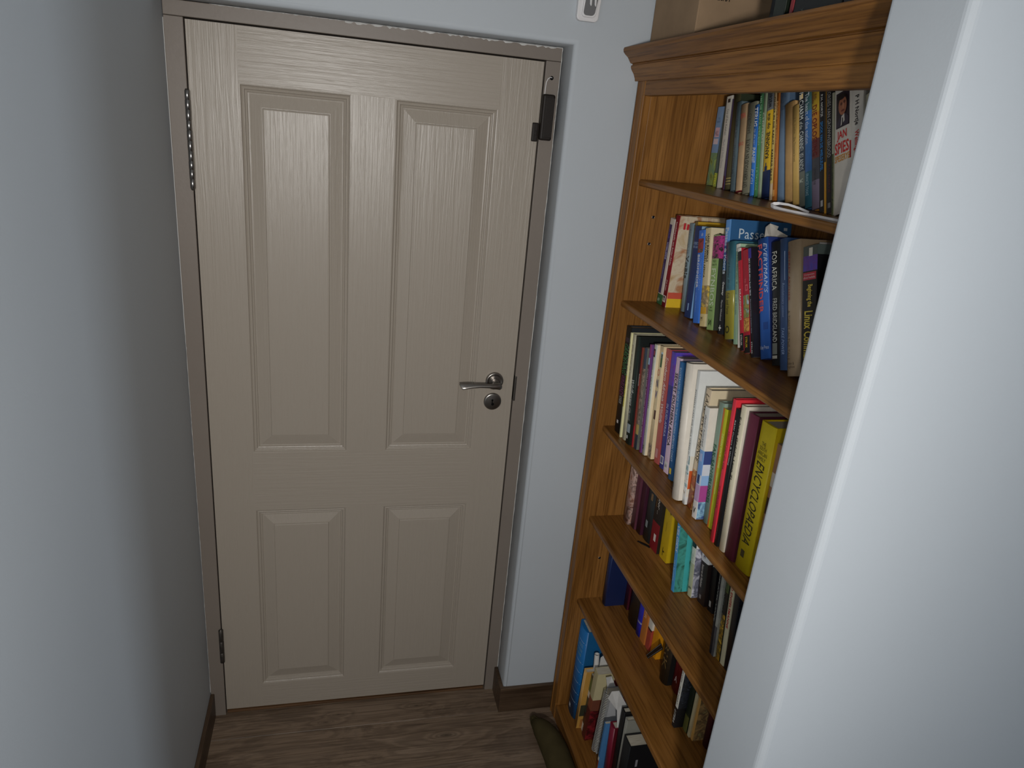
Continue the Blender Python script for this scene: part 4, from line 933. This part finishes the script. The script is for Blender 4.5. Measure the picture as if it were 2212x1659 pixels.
B3('s3_18', 'grey green song book lettered FAK-SANGBUNDEL', 'h', '5c6c60', '64746a', texts=[('FAK-SANGBUNDEL', '14402c', .16, .66, 'd', .5, .55, 'b')])
B3('s3_19', 'thin lime green book with an orange edge', 'p', '8a8c1c', plates=[('S', .0, .45, .0, 1.0, '94501c')], texts=[('DESIGN YOUR HOME', 'b4b478', .52, .80, 'd', .72, .34), ('GARDEN PROJECTS', 'b4b478', .30, .48, 'd', .72, .30)])
B3('s3_20', 'bright red cloth book with dark lettering, tallest of the red ones', 'h', 'a02834', 'a0242c', bulge=.001, texts=[('Handel van die see', '4a141c', .52, .78, 'd', .5, .4), ('DIE VERHAAL', '4a141c', .24, .40, 'd', .5, .4)])
B3('s3_21', 'slim black book with small grey lettering beside the red one', 'h', '0f1012', texts=[('R&W Covers & Writing', '7c7c7c', .60, .92, 'd', .5, .42, 'b'), ('UCT Press', '3c3432', .05, .16, 'd', .5, .3)])
B3('s3_22', 'cream book with black title on the edge and red letters on its cover', 'h', 'a29c88', '9c9488', bulge=.002, texts=[('Echoes Geduld, Leon Zl', '1c1c18', .50, .92, 'd', .28, .40, 'b'), ('DIE VERHALE VAN DIE', '7c6c50', .20, .46, 'd', .28, .3), ('TH', '8c2420', .86, .95, 'c', .40, .45)])
B3('s3_23', 'plain maroon cloth volume beside the yellow encyclopaedia', 'h', '4c1c2c', '34141e', bulge=.003, wear=.15)
B3('s3_24', 'thick bright yellow volume lettered ENCYCLOPAEDIA', 'h', 'bca818', 'b49a14', bulge=.003, texts=[('THE', '1c180a', .855, .88, 'h', .48, .26), ('SOUTH', '1c180a', .825, .85, 'h', .48, .45), ('AFRICAN', '1c180a', .792, .817, 'h', .48, .6), ('FAMILY', '1c180a', .76, .785, 'h', .48, .52), ('ENCYCLOPAEDIA', '14120a', .19, .75, 'd', .5, .52, 'i')], plates=[('S', .30, .55, .09, .14, '2a260f')])

# fourth shelf
B4('s4_01', 'brown marbled volume wrapped in clear plastic against the bookcase side', 'h', 'pic:marble', bulge=.004)
B4('s4_02', 'dull maroon plastic covered book, third row from below the white one', 'h', '40202a', bulge=.001)
B4('s4_03', 'dark wine coloured book standing between maroon and black books', 'h', '2a101c', bulge=.001)
B4('s4_04', 'black rounded book with a pale smudge near its foot', 'h', '1a1e20', bulge=.006, plates=[('S', .3, .6, .20, .30, '5c6264'), ('S', .58, .62, .62, .72, '8c6a40'), ('S', .70, .74, .62, .72, '8c6a40')])
B4('s4_05', 'black book with a red foot and a small white pyramid mark', 'p', '14110f', bands=[(0, .40, '5a0f16')], texts=[('L oor ...', 'a8a49c', .52, .80, 'd', .6, .30, 'i'), ('verhale', '5c4424', .60, .80, 'd', .3, .2)], plates=[('S', .45, .72, .14, .24, 'a8a09c')])
B4('s4_06', 'yellow paperback with a small black bird silhouette at its foot', 'p', '8c7410', bands=[(.98, 1, '8c7410')], texts=[('7', '1a160a', .62, .70, 'd', .7, .3, 'b'), ('notes', '5c4c10', .38, .50, 'd', .5, .12)], plates=[('S', .40, .46, .05, .16, '14120a'), ('S', .46, .62, .10, .12, '14120a')])
B4('s4_07', 'sky blue book lettered VELGIDS with a teal cover and round portrait', 'p', '2f6a94', 'pic:teal', texts=[('VELGIDS', 'b4c0c8', .46, .76, 'd', .62, .62, 'bi'), ('MET BLOMME', 'a4b4c0', .12, .36, 'd', .5, .3)], plates=[('C', .40, .86, .10, .34, '94836a', 'o'), ('C', .46, .78, .15, .28, 'pic:faces', 'o'), ('C', .10, .16, 0, 1, '2c7878')])
B4('s4_08', 'white book with a misty lake photograph on its cover', 'p', '94968c', 'pic:lake', bands=[(.62, .72, '141a1c', 'aaa8a4'), (.72, 1, 'a4a49c', 'b0aca8'), (0, .42, '84846c', 'pic:lake')], texts=[('die see', '6c7468', .38, .54, 'd', .5, .3), ('LAPA', '14181a', .10, .13, 'h', .5, .8, 'b')])
B4('s4_09', 'white topped black book with blue grey letters hart', 'p', '1a1312', bands=[(.52, 1, '9a9c9f', 'a0a09e')], texts=[('hart', '4a4450', .56, .78, 'd', .5, .36, 'b'), ('Riekert van der Westhuizen', '94908c', .20, .48, 'd', .38, .3)], plates=[('S', .3, .55, .06, .11, '5c5654')])
B4('s4_10', 'black paperback lettered VENTER in white', 'p', '0e0e10', texts=[('VENTER', 'b4b4b0', .54, .80, 'd', .5, .42, 'b')], plates=[('S', .3, .65, .06, .13, '8c8c88')])
B4('s4_11', 'thin black magazine with grey letters, first of the tall ones', 'p', '15161a', texts=[('REUTE OPLAVEL LEWE', '5c605c', .30, .95, 'd', .5, .6, 'b')])
B4('s4_12', 'thin tattered white and grey magazine among the tall ones', 'p', '7c7e78', bands=[(0, .28, '3a3c40')], wear=.4)
B4('s4_13', 'dark magazine with a gold flecked foot among the tall ones', 'p', '15140f', bands=[(0, .42, 'pic:gold'), (.62, 1, 'pic:grass')], texts=[('REUTE OPLAVEL LEWE', '4c504c', .30, .95, 'd', .25, .3, 'b')])
B4('s4_14', 'cream magazine with a red title down its narrow spine', 'p', '949078', texts=[('STANDERD ENGELSMANNE', '7c1c18', .34, .92, 'd', .6, .5, 'b')])
B4('s4_15', 'black glossy magazine nearest the wall end on the fourth shelf', 'p', '101113', 'pic:darkphoto', texts=[('NOU', '8c8c8c', .72, .86, 'd', .5, .5)], gloss=.25)

# fifth shelf
B5('s5_01', 'thick navy blue book at the far end below the pin socket', 'h', '111c3a', '0c1430', texts=[('DIE HALWE BOEK', '33343a', .35, .85, 'd', .5, .3)], bulge=.003)
B5('s5_02', 'thin dark crimson book between navy and black brown books', 'h', '2e0c16', bulge=.001)
B5('s5_03', 'black brown book with a rounded spine in the shade of the shelf', 'h', '17120e', bulge=.008)
B5('s5_04', 'ultramarine book with one pale ring across the spine', 'h', '16186a', bands=[(.22, .25, '5c5c74')], bulge=.005)
B5('s5_05', 'orange tan paperback with pale vertical lettering', 'p', '7c4a20', texts=[('ANLIER', 'a08468', .40, .80, 'd', .5, .4)])
B5('s5_06', 'slim red and white paperback with a black line', 'p', '6c2a22', bands=[(.34, .37, '14100e'), (.37, 1, '8c8a84', '8c8a84')], depth=.16)
B5('s5_07', 'orange yellow paperback with a black strap hanging across it', 'p', '8c5c0c', bands=[(.97, 1, '8c5c0c')], texts=[('verse', 'a08048', .66, .86, 'd', .5, .24)])
B5('s5_08', 'black brown volume with gilt letters LIRIK', 'h', '18130d', '0c0c0c', texts=[('LIRIK', '44341a', .22, .86, 'd', .55, .5)], bulge=.009)
B5('s5_09', 'dark red rounded book with a white triangle outline', 'h', '480c10', texts=[('A', '8c7c7c', .17, .27, 'h', .6, .3)], bulge=.006)
B5('s5_10', 'white spined book with black foot and a dark photo cover', 'p', '8c8c86', 'pic:darkphoto', bands=[(0, .28, '101012', '121214')], texts=[('ELKE AFRIKANER', '4c4c4c', .64, .97, 'd', .5, .5), ('MET HART', '2a2a2a', .32, .58, 'd', .5, .4), ('LITERA', '8c8c88', .06, .24, 'd', .5, .6, 'i')])
B5('s5_11', 'dark green paperback with olive foot, partly hidden', 'p', '4a4a24', '1a2014', bands=[(.24, 1, '161c12', '161c12')])
B5('s5_12', 'cream spined paperback with blue letters at its top', 'p', '8c8468', texts=[('count', '34506c', .66, .88, 'd', .5, .55, 'b'), ('III', '6c6450', .10, .16, 'h', .5, .4)])
B5('s5_13', 'tan paperback printed with an old street scene', 'p', '8a6a38', 'pic:street', bulge=.001)
B5('s5_14', 'dark maroon volume at the wall end of the fifth shelf', 'h', '2c0c12', bulge=.004)

# bottom shelf
dr = B6('s6_01', 'huge blue dictionary with thin white rings and yellow capitals', 'h', '0f4470', '0d3a5c', bulge=.010, texts=[('A', '8c8420', .62, .72, 'c', .26, .22), ('E', '8c8420', .49, .59, 'c', .20, .20), ('W', '9c9c9c', .76, .85, 'c', .34, .22), ('VERKLARENDE', '4c7080', .80, .84, 'h', .5, .7), ('HANDWOORDEBOEK', '4c7080', .75, .78, 'h', .5, .7), ('AFRIKAANS', '4c6c60', .70, .73, 'h', .5, .6)],
   plates=[('S', .02, .98, z, z + .004, '7c8c9c') for z in (.86, .64, .53, .41, .29, .18)] + [('C', .0, .9, z, z + .004, '7c8c9c') for z in (.60, .47)] + [('S', .3, .5, .06, .10, '8c9094')])
B6('s6_02', 'tan framed book with a dark picture and a bowl on its cover', 'h', '8a6c40', '80602c', bulge=.001, depth=.16, plates=[('C', .18, .9, .52, .90, '0c0b0a'), ('C', .0, .9, .22, .42, '24241a'), ('C', .05, .9, .02, .16, '6a4420')])
B6('s6_03', 'thin green and brown booklet with white tabs on its edge', 'p', '2c2a22', bands=[(.0, .14, '949088'), (.62, .72, '949088'), (.72, .95, '3c4828'), (.14, .34, '2a1a18')], depth=.17)
B6('s6_04', 'cream and brown booklet with a large 4 on a dark red square', 'p', '7c7458', '847c60', bands=[(.0, .46, '3c1410', 'pic:redphoto'), (.46, .62, '5a3020', '4c2a1e')], depth=.19, plates=[('C', .30, .95, .66, .96, '4a1018')], texts=[('4', 'a09c94', .68, .92, 'c', .36, .35), ('NAMIB', '8c6464', .24, .27, 'c', .30, .4)])
B6('s6_06', 'pale blue and orange magazine squeezed beside the red album', 'p', '2f5478', bands=[(0, .25, '5c2a14'), (.25, .32, '8c8c84')], depth=.18)
B6('s6_07', 'dark red album with a framed night scene and gold capital A', 'h', '4c0c1c', '3a0a10', bulge=.006, depth=.215, plates=[('C', .22, .98, .0, .70, '5c4424'), ('C', .235, .97, .0, .69, 'pic:darkfig'), ('C', .30, .62, .16, .22, '6a6670', 'o'), ('C', .46, .62, .21, .27, '7c6a48', 'o')], texts=[('A', '8c5c24', .86, .97, 'c', .64, .22, 'i')])
B1('s1_26', 'white book with a black and red title squeezed against the wall end', 'p', 'aaa69e', texts=[('P H Nortje', '1c1a1c', .72, .95, 'd', .5, .42, 'b'), ('Wellington se seun', '9c2420', .30, .68, 'd', .5, .42, 'b')])
B1('s1_27', 'plain cream book half hidden at the end of the top shelf', 'p', '98947f')
B3('s3_25', 'brown and white book just showing behind the yellow encyclopaedia', 'p', '7c5c48', bands=[(.5, .62, '2a1820'), (.70, .80, 'a09890'), (.1, .3, '3a1c24')])
B6('s6_08', 'black ring binder standing after the red album', 'h', '0b0b0c', bulge=.001, depth=.22)
B6('s6_09', 'grey edged binder beside the black one on the bottom shelf', 'h', '5c5c56', bulge=.001, depth=.22)
B6('s6_10', 'black boxed set with white line drawings on its side', 'h', '0c0d0f', bulge=.001, depth=.22, plates=[('C', .12, .40, .50, .58, '6c6c70', 'o'), ('C', .16, .36, .515, .565, '0c0d0f', 'o'), ('C', .50, .54, .30, .55, '5c5c60'), ('C', .10, .13, .70, .80, '5c5c60')])

# ------------------------------------------------------------ loose things on the shelves
def sheet_thing(name, label, cat, pts, faces, mat, thick=0.0006, group=None):
    """a folded sheet of paper with real thickness; pts in world metres"""
    base = Vector(pts[0])
    vs = [Vector(p) - base for p in pts]
    n = len(vs); off = Vector((0.15, 1, 0)).normalized() * thick
    k = MB()
    k.add(vs + [v + off for v in vs], [tuple(f) for f in faces] + [tuple(n + i for i in reversed(f)) for f in faces])
    from collections import Counter
    ec = Counter()
    for f in faces:
        for a, b in zip(f, list(f[1:]) + [f[0]]): ec[tuple(sorted((a, b)))] += 1
    k.add(vs + [v + off for v in vs], [(a, b, n + b, n + a) for (a, b), c in ec.items() if c == 1])
    o = k.build(name, mat, None, base, weld=True)
    return tag(o, label, cat, group)
M['slip'] = plain('slip_paper', (0.50, 0.47, 0.42), 0.85, spec=0.1, var=0.08, vs=60)
Yf = -0.590
sheet_thing('paper_slip', 'crumpled cream slip of paper sticking out above the blue factfinder', 'paper',
    [(1.212, Yf, 1.706), (1.207, Yf - .003, 1.744), (1.220, Yf + .004, 1.751), (1.236, Yf - .004, 1.747), (1.240, Yf + .005, 1.739), (1.263, Yf - .003, 1.729), (1.258, Yf + .002, 1.712), (1.238, Yf + .004, 1.706)],
    [(0, 1, 2, 7), (2, 3, 4, 7), (4, 5, 6, 7)], M['slip'])
Ym = -0.752
sheet_thing('paper_slip', 'white paper flap with a rounded corner above the black computer manual', 'paper',
    [(1.224, Ym, 1.708), (1.221, Ym - .003, 1.731), (1.226, Ym + .002, 1.741), (1.252, Ym - .003, 1.742), (1.256, Ym + .002, 1.708)],
    [(0, 1, 2, 4), (2, 3, 4)], M['paper'])
Ya = G['s6_07'][2] - 0.012
sheet_thing('paper_sheet', 'torn white sheet standing up out of the dark red album', 'paper',
    [(1.150, Ya, 0.262), (1.102, Ya - .004, 0.385), (1.113, Ya + .002, 0.403), (1.132, Ya - .005, 0.410), (1.168, Ya + .003, 0.345), (1.188, Ya - .002, 0.262), (1.140, Ya + .002, 0.330)],
    [(0, 6, 5), (1, 2, 6), (2, 3, 4, 6), (4, 5, 6)], M['paper'])
Ys = G['s6_05'][2] - 0.012
sheet_thing('paper_slip', 'small white paper tab rising from the wire spiral notebook', 'paper',
    [(1.152, Ys, 0.305), (1.138, Ys - .003, 0.359), (1.158, Ys + .002, 0.357), (1.182, Ys - .003, 0.305)],
    [(0, 1, 2), (0, 2, 3)], M['paper'])
Yr = G['s6_03'][2] - 0.004
k = MB(); k.tube([(0.0, 0.0, 0.0), (-0.001, 0.002, 0.03), (-0.003, 0.004, 0.062)], [0.0085, 0.0085, 0.008], 14, caps=False)
k.tube([(0.0, 0.0, 0.001), (-0.001, 0.002, 0.03), (-0.003, 0.004, 0.0615)], [0.0070, 0.0070, 0.0065], 14, caps=False)
ro = k.build('paper_roll', M['paper'], None, (1.146, Yr, 0.2985))
tag(ro, 'rolled white paper standing on the thin green and brown booklet', 'paper')
Yq = G['s6_03'][2] - 0.0165
sheet_thing('paper_sheet', 'creased white sheet behind the rolled paper on the bottom shelf', 'paper',
    [(1.150, Yq, 0.293), (1.148, Yq - .002, 0.362), (1.160, Yq + .002, 0.368), (1.200, Yq - .002, 0.330), (1.205, Yq, 0.293)],
    [(0, 1, 2, 4), (2, 3, 4)], M['paper'])
# white strap looped on the top shelf
path = [(1.122, -0.935), (1.116, -0.875), (1.109, -0.820), (1.1055, -0.785), (1.1045, -0.765), (1.107, -0.752), (1.114, -0.748), (1.121, -0.755), (1.126, -0.775), (1.131, -0.800), (1.134, -0.825)]
hs = [0.0035, 0.004, 0.004, 0.0045, 0.006, 0.007, 0.006, 0.0045, 0.004, 0.004, 0.004]
up = [0, 0, 0, 0, 0, 0.001, 0.004, 0.007, 0.0075, 0.005, 0.001]
k = MB(); vs = []
for i, (x, y) in enumerate(path):
    a = Vector(path[max(i-1, 0)]); b = Vector(path[min(i+1, len(path)-1)]); d = (b - a).normalized(); nn = Vector((-d.y, d.x)) * 0.0008
    z = shelf_z(0, y) + 0.0003 + up[i]; tl = 0.002 if 1 < i < 8 else 0.0
    vs += [(x + nn.x, y + nn.y, z), (x - nn.x, y - nn.y, z), (x - nn.x - tl, y - nn.y, z + hs[i]), (x + nn.x - tl, y + nn.y, z + hs[i])]
fs = [(4*i + j, 4*i + (j+1) % 4, 4*i + 4 + (j+1) % 4, 4*i + 4 + j) for i in range(len(path)-1) for j in range(4)] + [(0, 1, 2, 3), tuple(4*(len(path)-1) + j for j in (3, 2, 1, 0))]
b0 = Vector(path[5] + (shelf_z(0, path[5][1]) + 0.0003,))
k.add([Vector(v) - b0 for v in vs], fs, 0, False)
tag(k.build('strap', M['white_plastic'], None, b0), 'flat white strap doubled back in a loop at the front of the top shelf', 'strap')
# dark curved strip on the fourth shelf
k = MB(); zz = shelf_z(3, -0.34) + 0.0003
pts = [(1.188, -0.316), (1.196, -0.327), (1.203, -0.336), (1.208, -0.344), (1.2105, -0.352)]
vs = []
for i, (x, y) in enumerate(pts):
    w = (0.0016, 0.0036, 0.0042, 0.0038, 0.002)[i]
    vs += [(x - w*.8, y - w*.6, 0), (x + w*.8, y + w*.6, 0), (x + w*.7, y + w*.5, 0.0022), (x - w*.7, y - w*.5, 0.0022)]
vs = [(x - 1.20, y + 0.335, z + (y + 0.335) * -0.02 + 0.0004) for x, y, z in vs]
k.add(vs, [(4*i + j, 4*i + (j+1) % 4, 4*i + 4 + (j+1) % 4, 4*i + 4 + j) for i in range(4) for j in range(4)] + [(0, 1, 2, 3), (19, 18, 17, 16)])
tag(k.build('curved_strip', M['brown_plastic'], None, (1.20, -0.335, zz)), 'small black curved strip lying before the black and red paperback', 'strip')
# strap hanging across the orange yellow paperback
st = empty('bookmark_strap', (1.206, -0.478, 0.5115), 'black strap with pale edge lines slanting across the orange yellow paperback', 'strap')
def slab(name, quad, x0, x1, mat):
    k = MB(); vs = [(x0, y, z) for y, z in quad] + [(x1, y, z) for y, z in quad]
    k.add(vs, [(0, 1, 2, 3), (7, 6, 5, 4), (0, 4, 5, 1), (1, 5, 6, 2), (2, 6, 7, 3), (3, 7, 4, 0)])
    return k.build(name, mat, st)
q0 = [(0.026, 0.0), (0.012, 0.0), (-0.052, 0.088), (-0.038, 0.096)]
slab('band', q0, 0.0, 0.0025, M['brown_plastic'])
for f in (0.12, 0.88):
    def lerp(a, b, t): return (a[0] + (b[0]-a[0])*t, a[1] + (b[1]-a[1])*t)
    a0, b0_ = lerp(q0[0], q0[1], f - .05), lerp(q0[0], q0[1], f + .05); a1, b1 = lerp(q0[3], q0[2], f - .05), lerp(q0[3], q0[2], f + .05)
    slab('edge_line', [a0, b0_, b1, a1], -0.0003, 0.0, M['grey_plastic'])
# spiral bound notebook
M['wire'] = plain('pale_wire', (0.42, 0.42, 0.40), 0.4, 0.6)
sh, X, Y, Z, t, h, lean = G['s6_05']
nb = empty('spiral_notebook', (X, Y, Z + 0.0018), 'grey wire spiral notebook with pink letters among the bottom shelf books', 'notebook', g6)
nb.rotation_euler = (-math.radians(lean), 0, 0)
gb = GAIN[5]
k = MB(); k.box((0.010, -t + 0.0002, 0.0), (0.185, -t + 0.0018, h)); k.build('front_cover', ink('7c7c7c', gb), nb)
k = MB(); k.box((0.010, -0.0018, 0.0), (0.185, -0.0002, h)); k.build('back_cover', ink('5c6068', gb), nb)
k = MB(); k.box((0.011, -t + 0.002, 0.001), (0.182, -0.002, h - 0.001)); k.build('page_block', M['pages'], nb)
k = MB(); turns = 38; n_ = turns * 10
k.tube([(0.011 + 0.0125 * math.cos(2*math.pi*i/10), -t/2 + (t/2 + 0.0012) * math.sin(2*math.pi*i/10), 0.006 + (h - 0.012) * i / n_) for i in range(n_ + 1)], 0.0014, 5)
k.build('wire_spiral', M['wire'], nb)
k = MB(); gl = glyphs('KIDS', 'b')
k.add([(0.050 + a * 0.075, -t - 0.0002, h * (0.84 + 0.09 * b)) for a, b in gl[0]], gl[1]); k.build('lettering', ink('7c1c50', gb), nb)

# on top of the bookcase
TOP = 2.0885
cb = empty('cardboard_box', (1.176, -0.230, TOP), 'brown cardboard box on top of the bookcase beside the back wall', 'box')
k = MB(); k.box((-0.086, -0.122, 0), (0.086, 0.120, 0.27)); k.build('carton', M['cardboard'], cb, bevel=0.002)
k = MB(); k.box((-0.0865, -0.1225, 0.268), (0.0, 0.1205, 0.272)); k.build('flap', M['cardboard'], cb)
k = MB(); k.box((0.0005, -0.1225, 0.268), (0.0865, 0.1205, 0.272)); k.build('flap', M['cardboard'], cb)
k = MB(); gl = glyphs('26/31', 'b')
k.add([(-0.046 + 0.030 * a, -0.1226, 0.0955 + 0.012 * b) for a, b in gl[0]], gl[1]); k.build('lettering', M['brown_plastic'], cb)
gbk = empty('box_file', (1.170, -0.640, TOP), 'dark green box file standing next to the cardboard box', 'file')
k = MB(); k.box((-0.070, -0.036, 0), (0.16, 0.0, 0.30)); k.build('case', ink('141c14', 1.5), gbk, bevel=0.0015)
k = MB(); k.lathe([(0.010, 0.0), (0.010, 0.002), (0.007, 0.002), (0.006, 0.0005)], lambda x, y, hh: (-0.070 - hh, -0.018 + x, 0.08 + y), 16); k.build('finger_ring', M['dull_steel'], gbk)
gx = empty('gift_box', (1.170, -0.685, TOP), 'black star patterned box with a red edge on top of the bookcase', 'box')
k = MB(); k.box((-0.070, -0.150, 0), (0.12, -0.010, 0.20)); k.build('carton', ink('0a0d0c', 1.2), gx, bevel=0.0015)
k = MB(); k.box((-0.0715, -0.0185, 0), (0.121, -0.0085, 0.201)); k.build('red_edge', ink('6a1a20', 1.8), gx, bevel=0.001)
rs = random.Random(11)
for i in range(16):
    y = -0.028 - 0.112 * rs.random(); z = 0.028 + 0.15 * rs.random(); r0 = 0.004 + 0.003 * rs.random(); a0 = rs.random()
    k = MB(); k.add([(-0.0704, y + (r0 if j % 2 else r0 * .28) * math.cos(a0 + math.pi*j/5), z + (r0 if j % 2 else r0 * .28) * math.sin(a0 + math.pi*j/5)) for j in range(10)], [tuple(range(10))])
    k.build('star', ink('4a524e', 1.6), gx)
pk = empty('book', (1.150, -0.842, TOP), 'dark blue book with a pale lilac corner lying flat beyond the star patterned box', 'book')
k = MB(); k.box((-0.05, -0.095, 0), (0.12, 0.0, 0.003)); k.box((-0.05, -0.095, 0.030), (0.12, 0.0, 0.033)); k.box((-0.052, -0.095, 0.0), (-0.049, 0.0, 0.033)); k.build('cover', ink('15161f', 1.4), pk)
k = MB(); k.box((-0.0488, -0.093, 0.0032), (0.117, -0.002, 0.0298)); k.build('page_block', M['pages'], pk)
k = MB(); k.box((-0.0526, -0.030, 0.004), (-0.0521, -0.004, 0.029)); k.build('printed_panel', ink('7c80a0', 1.5), pk)

# draught excluder along the foot of the bookcase
ds = empty('draught_excluder', (1.026, -0.60, 0), 'olive green cloth draught excluder lying along the foot of the bookcase', 'draught excluder')
k = MB()
pp = [(-0.031, 0.412, 0.030), (-0.029, 0.400, 0.030), (-0.024, 0.388, 0.033), (-0.018, 0.365, 0.037), (-0.010, 0.335, 0.040), (-0.005, 0.30, 0.0425), (-0.001, 0.25, 0.0435), (0.0, 0.15, 0.0435), (0.0, 0.0, 0.0435), (0.0, -0.2, 0.0435), (0.0, -0.40, 0.0435), (-0.002, -0.44, 0.042), (-0.004, -0.455, 0.040)]
rr_ = [0.010, 0.017, 0.024, 0.032, 0.0375, 0.041, 0.0425, 0.0430, 0.0430, 0.0430, 0.0430, 0.034, 0.015]
k.tube(pp, rr_, 24); body = k.build('cloth_tube', M['olive_cloth'], ds)
k = MB(); k.tube([(-0.0315, 0.411, 0.030), (-0.033, 0.419, 0.030), (-0.034, 0.424, 0.030)], [0.0115, 0.0125, 0.009], 16); k.build('gathered_end', M['olive_cloth'], ds)
k = MB()
for j in range(10):
    a = 2*math.pi*j/10
    k.tube([(-0.0335 + 0.011*math.cos(a), 0.4205, 0.030 + 0.011*math.sin(a)), (-0.029 + 0.0175*math.cos(a+.1), 0.402, 0.030 + 0.0175*math.sin(a+.1)), (-0.023 + 0.0255*math.cos(a), 0.386, 0.033 + 0.0255*math.sin(a))], [0.0016, 0.0018, 0.0006], 5)
k.build('pleat', M['olive_cloth'], ds); COL.objects['pleat']['kind'] = 'stuff'
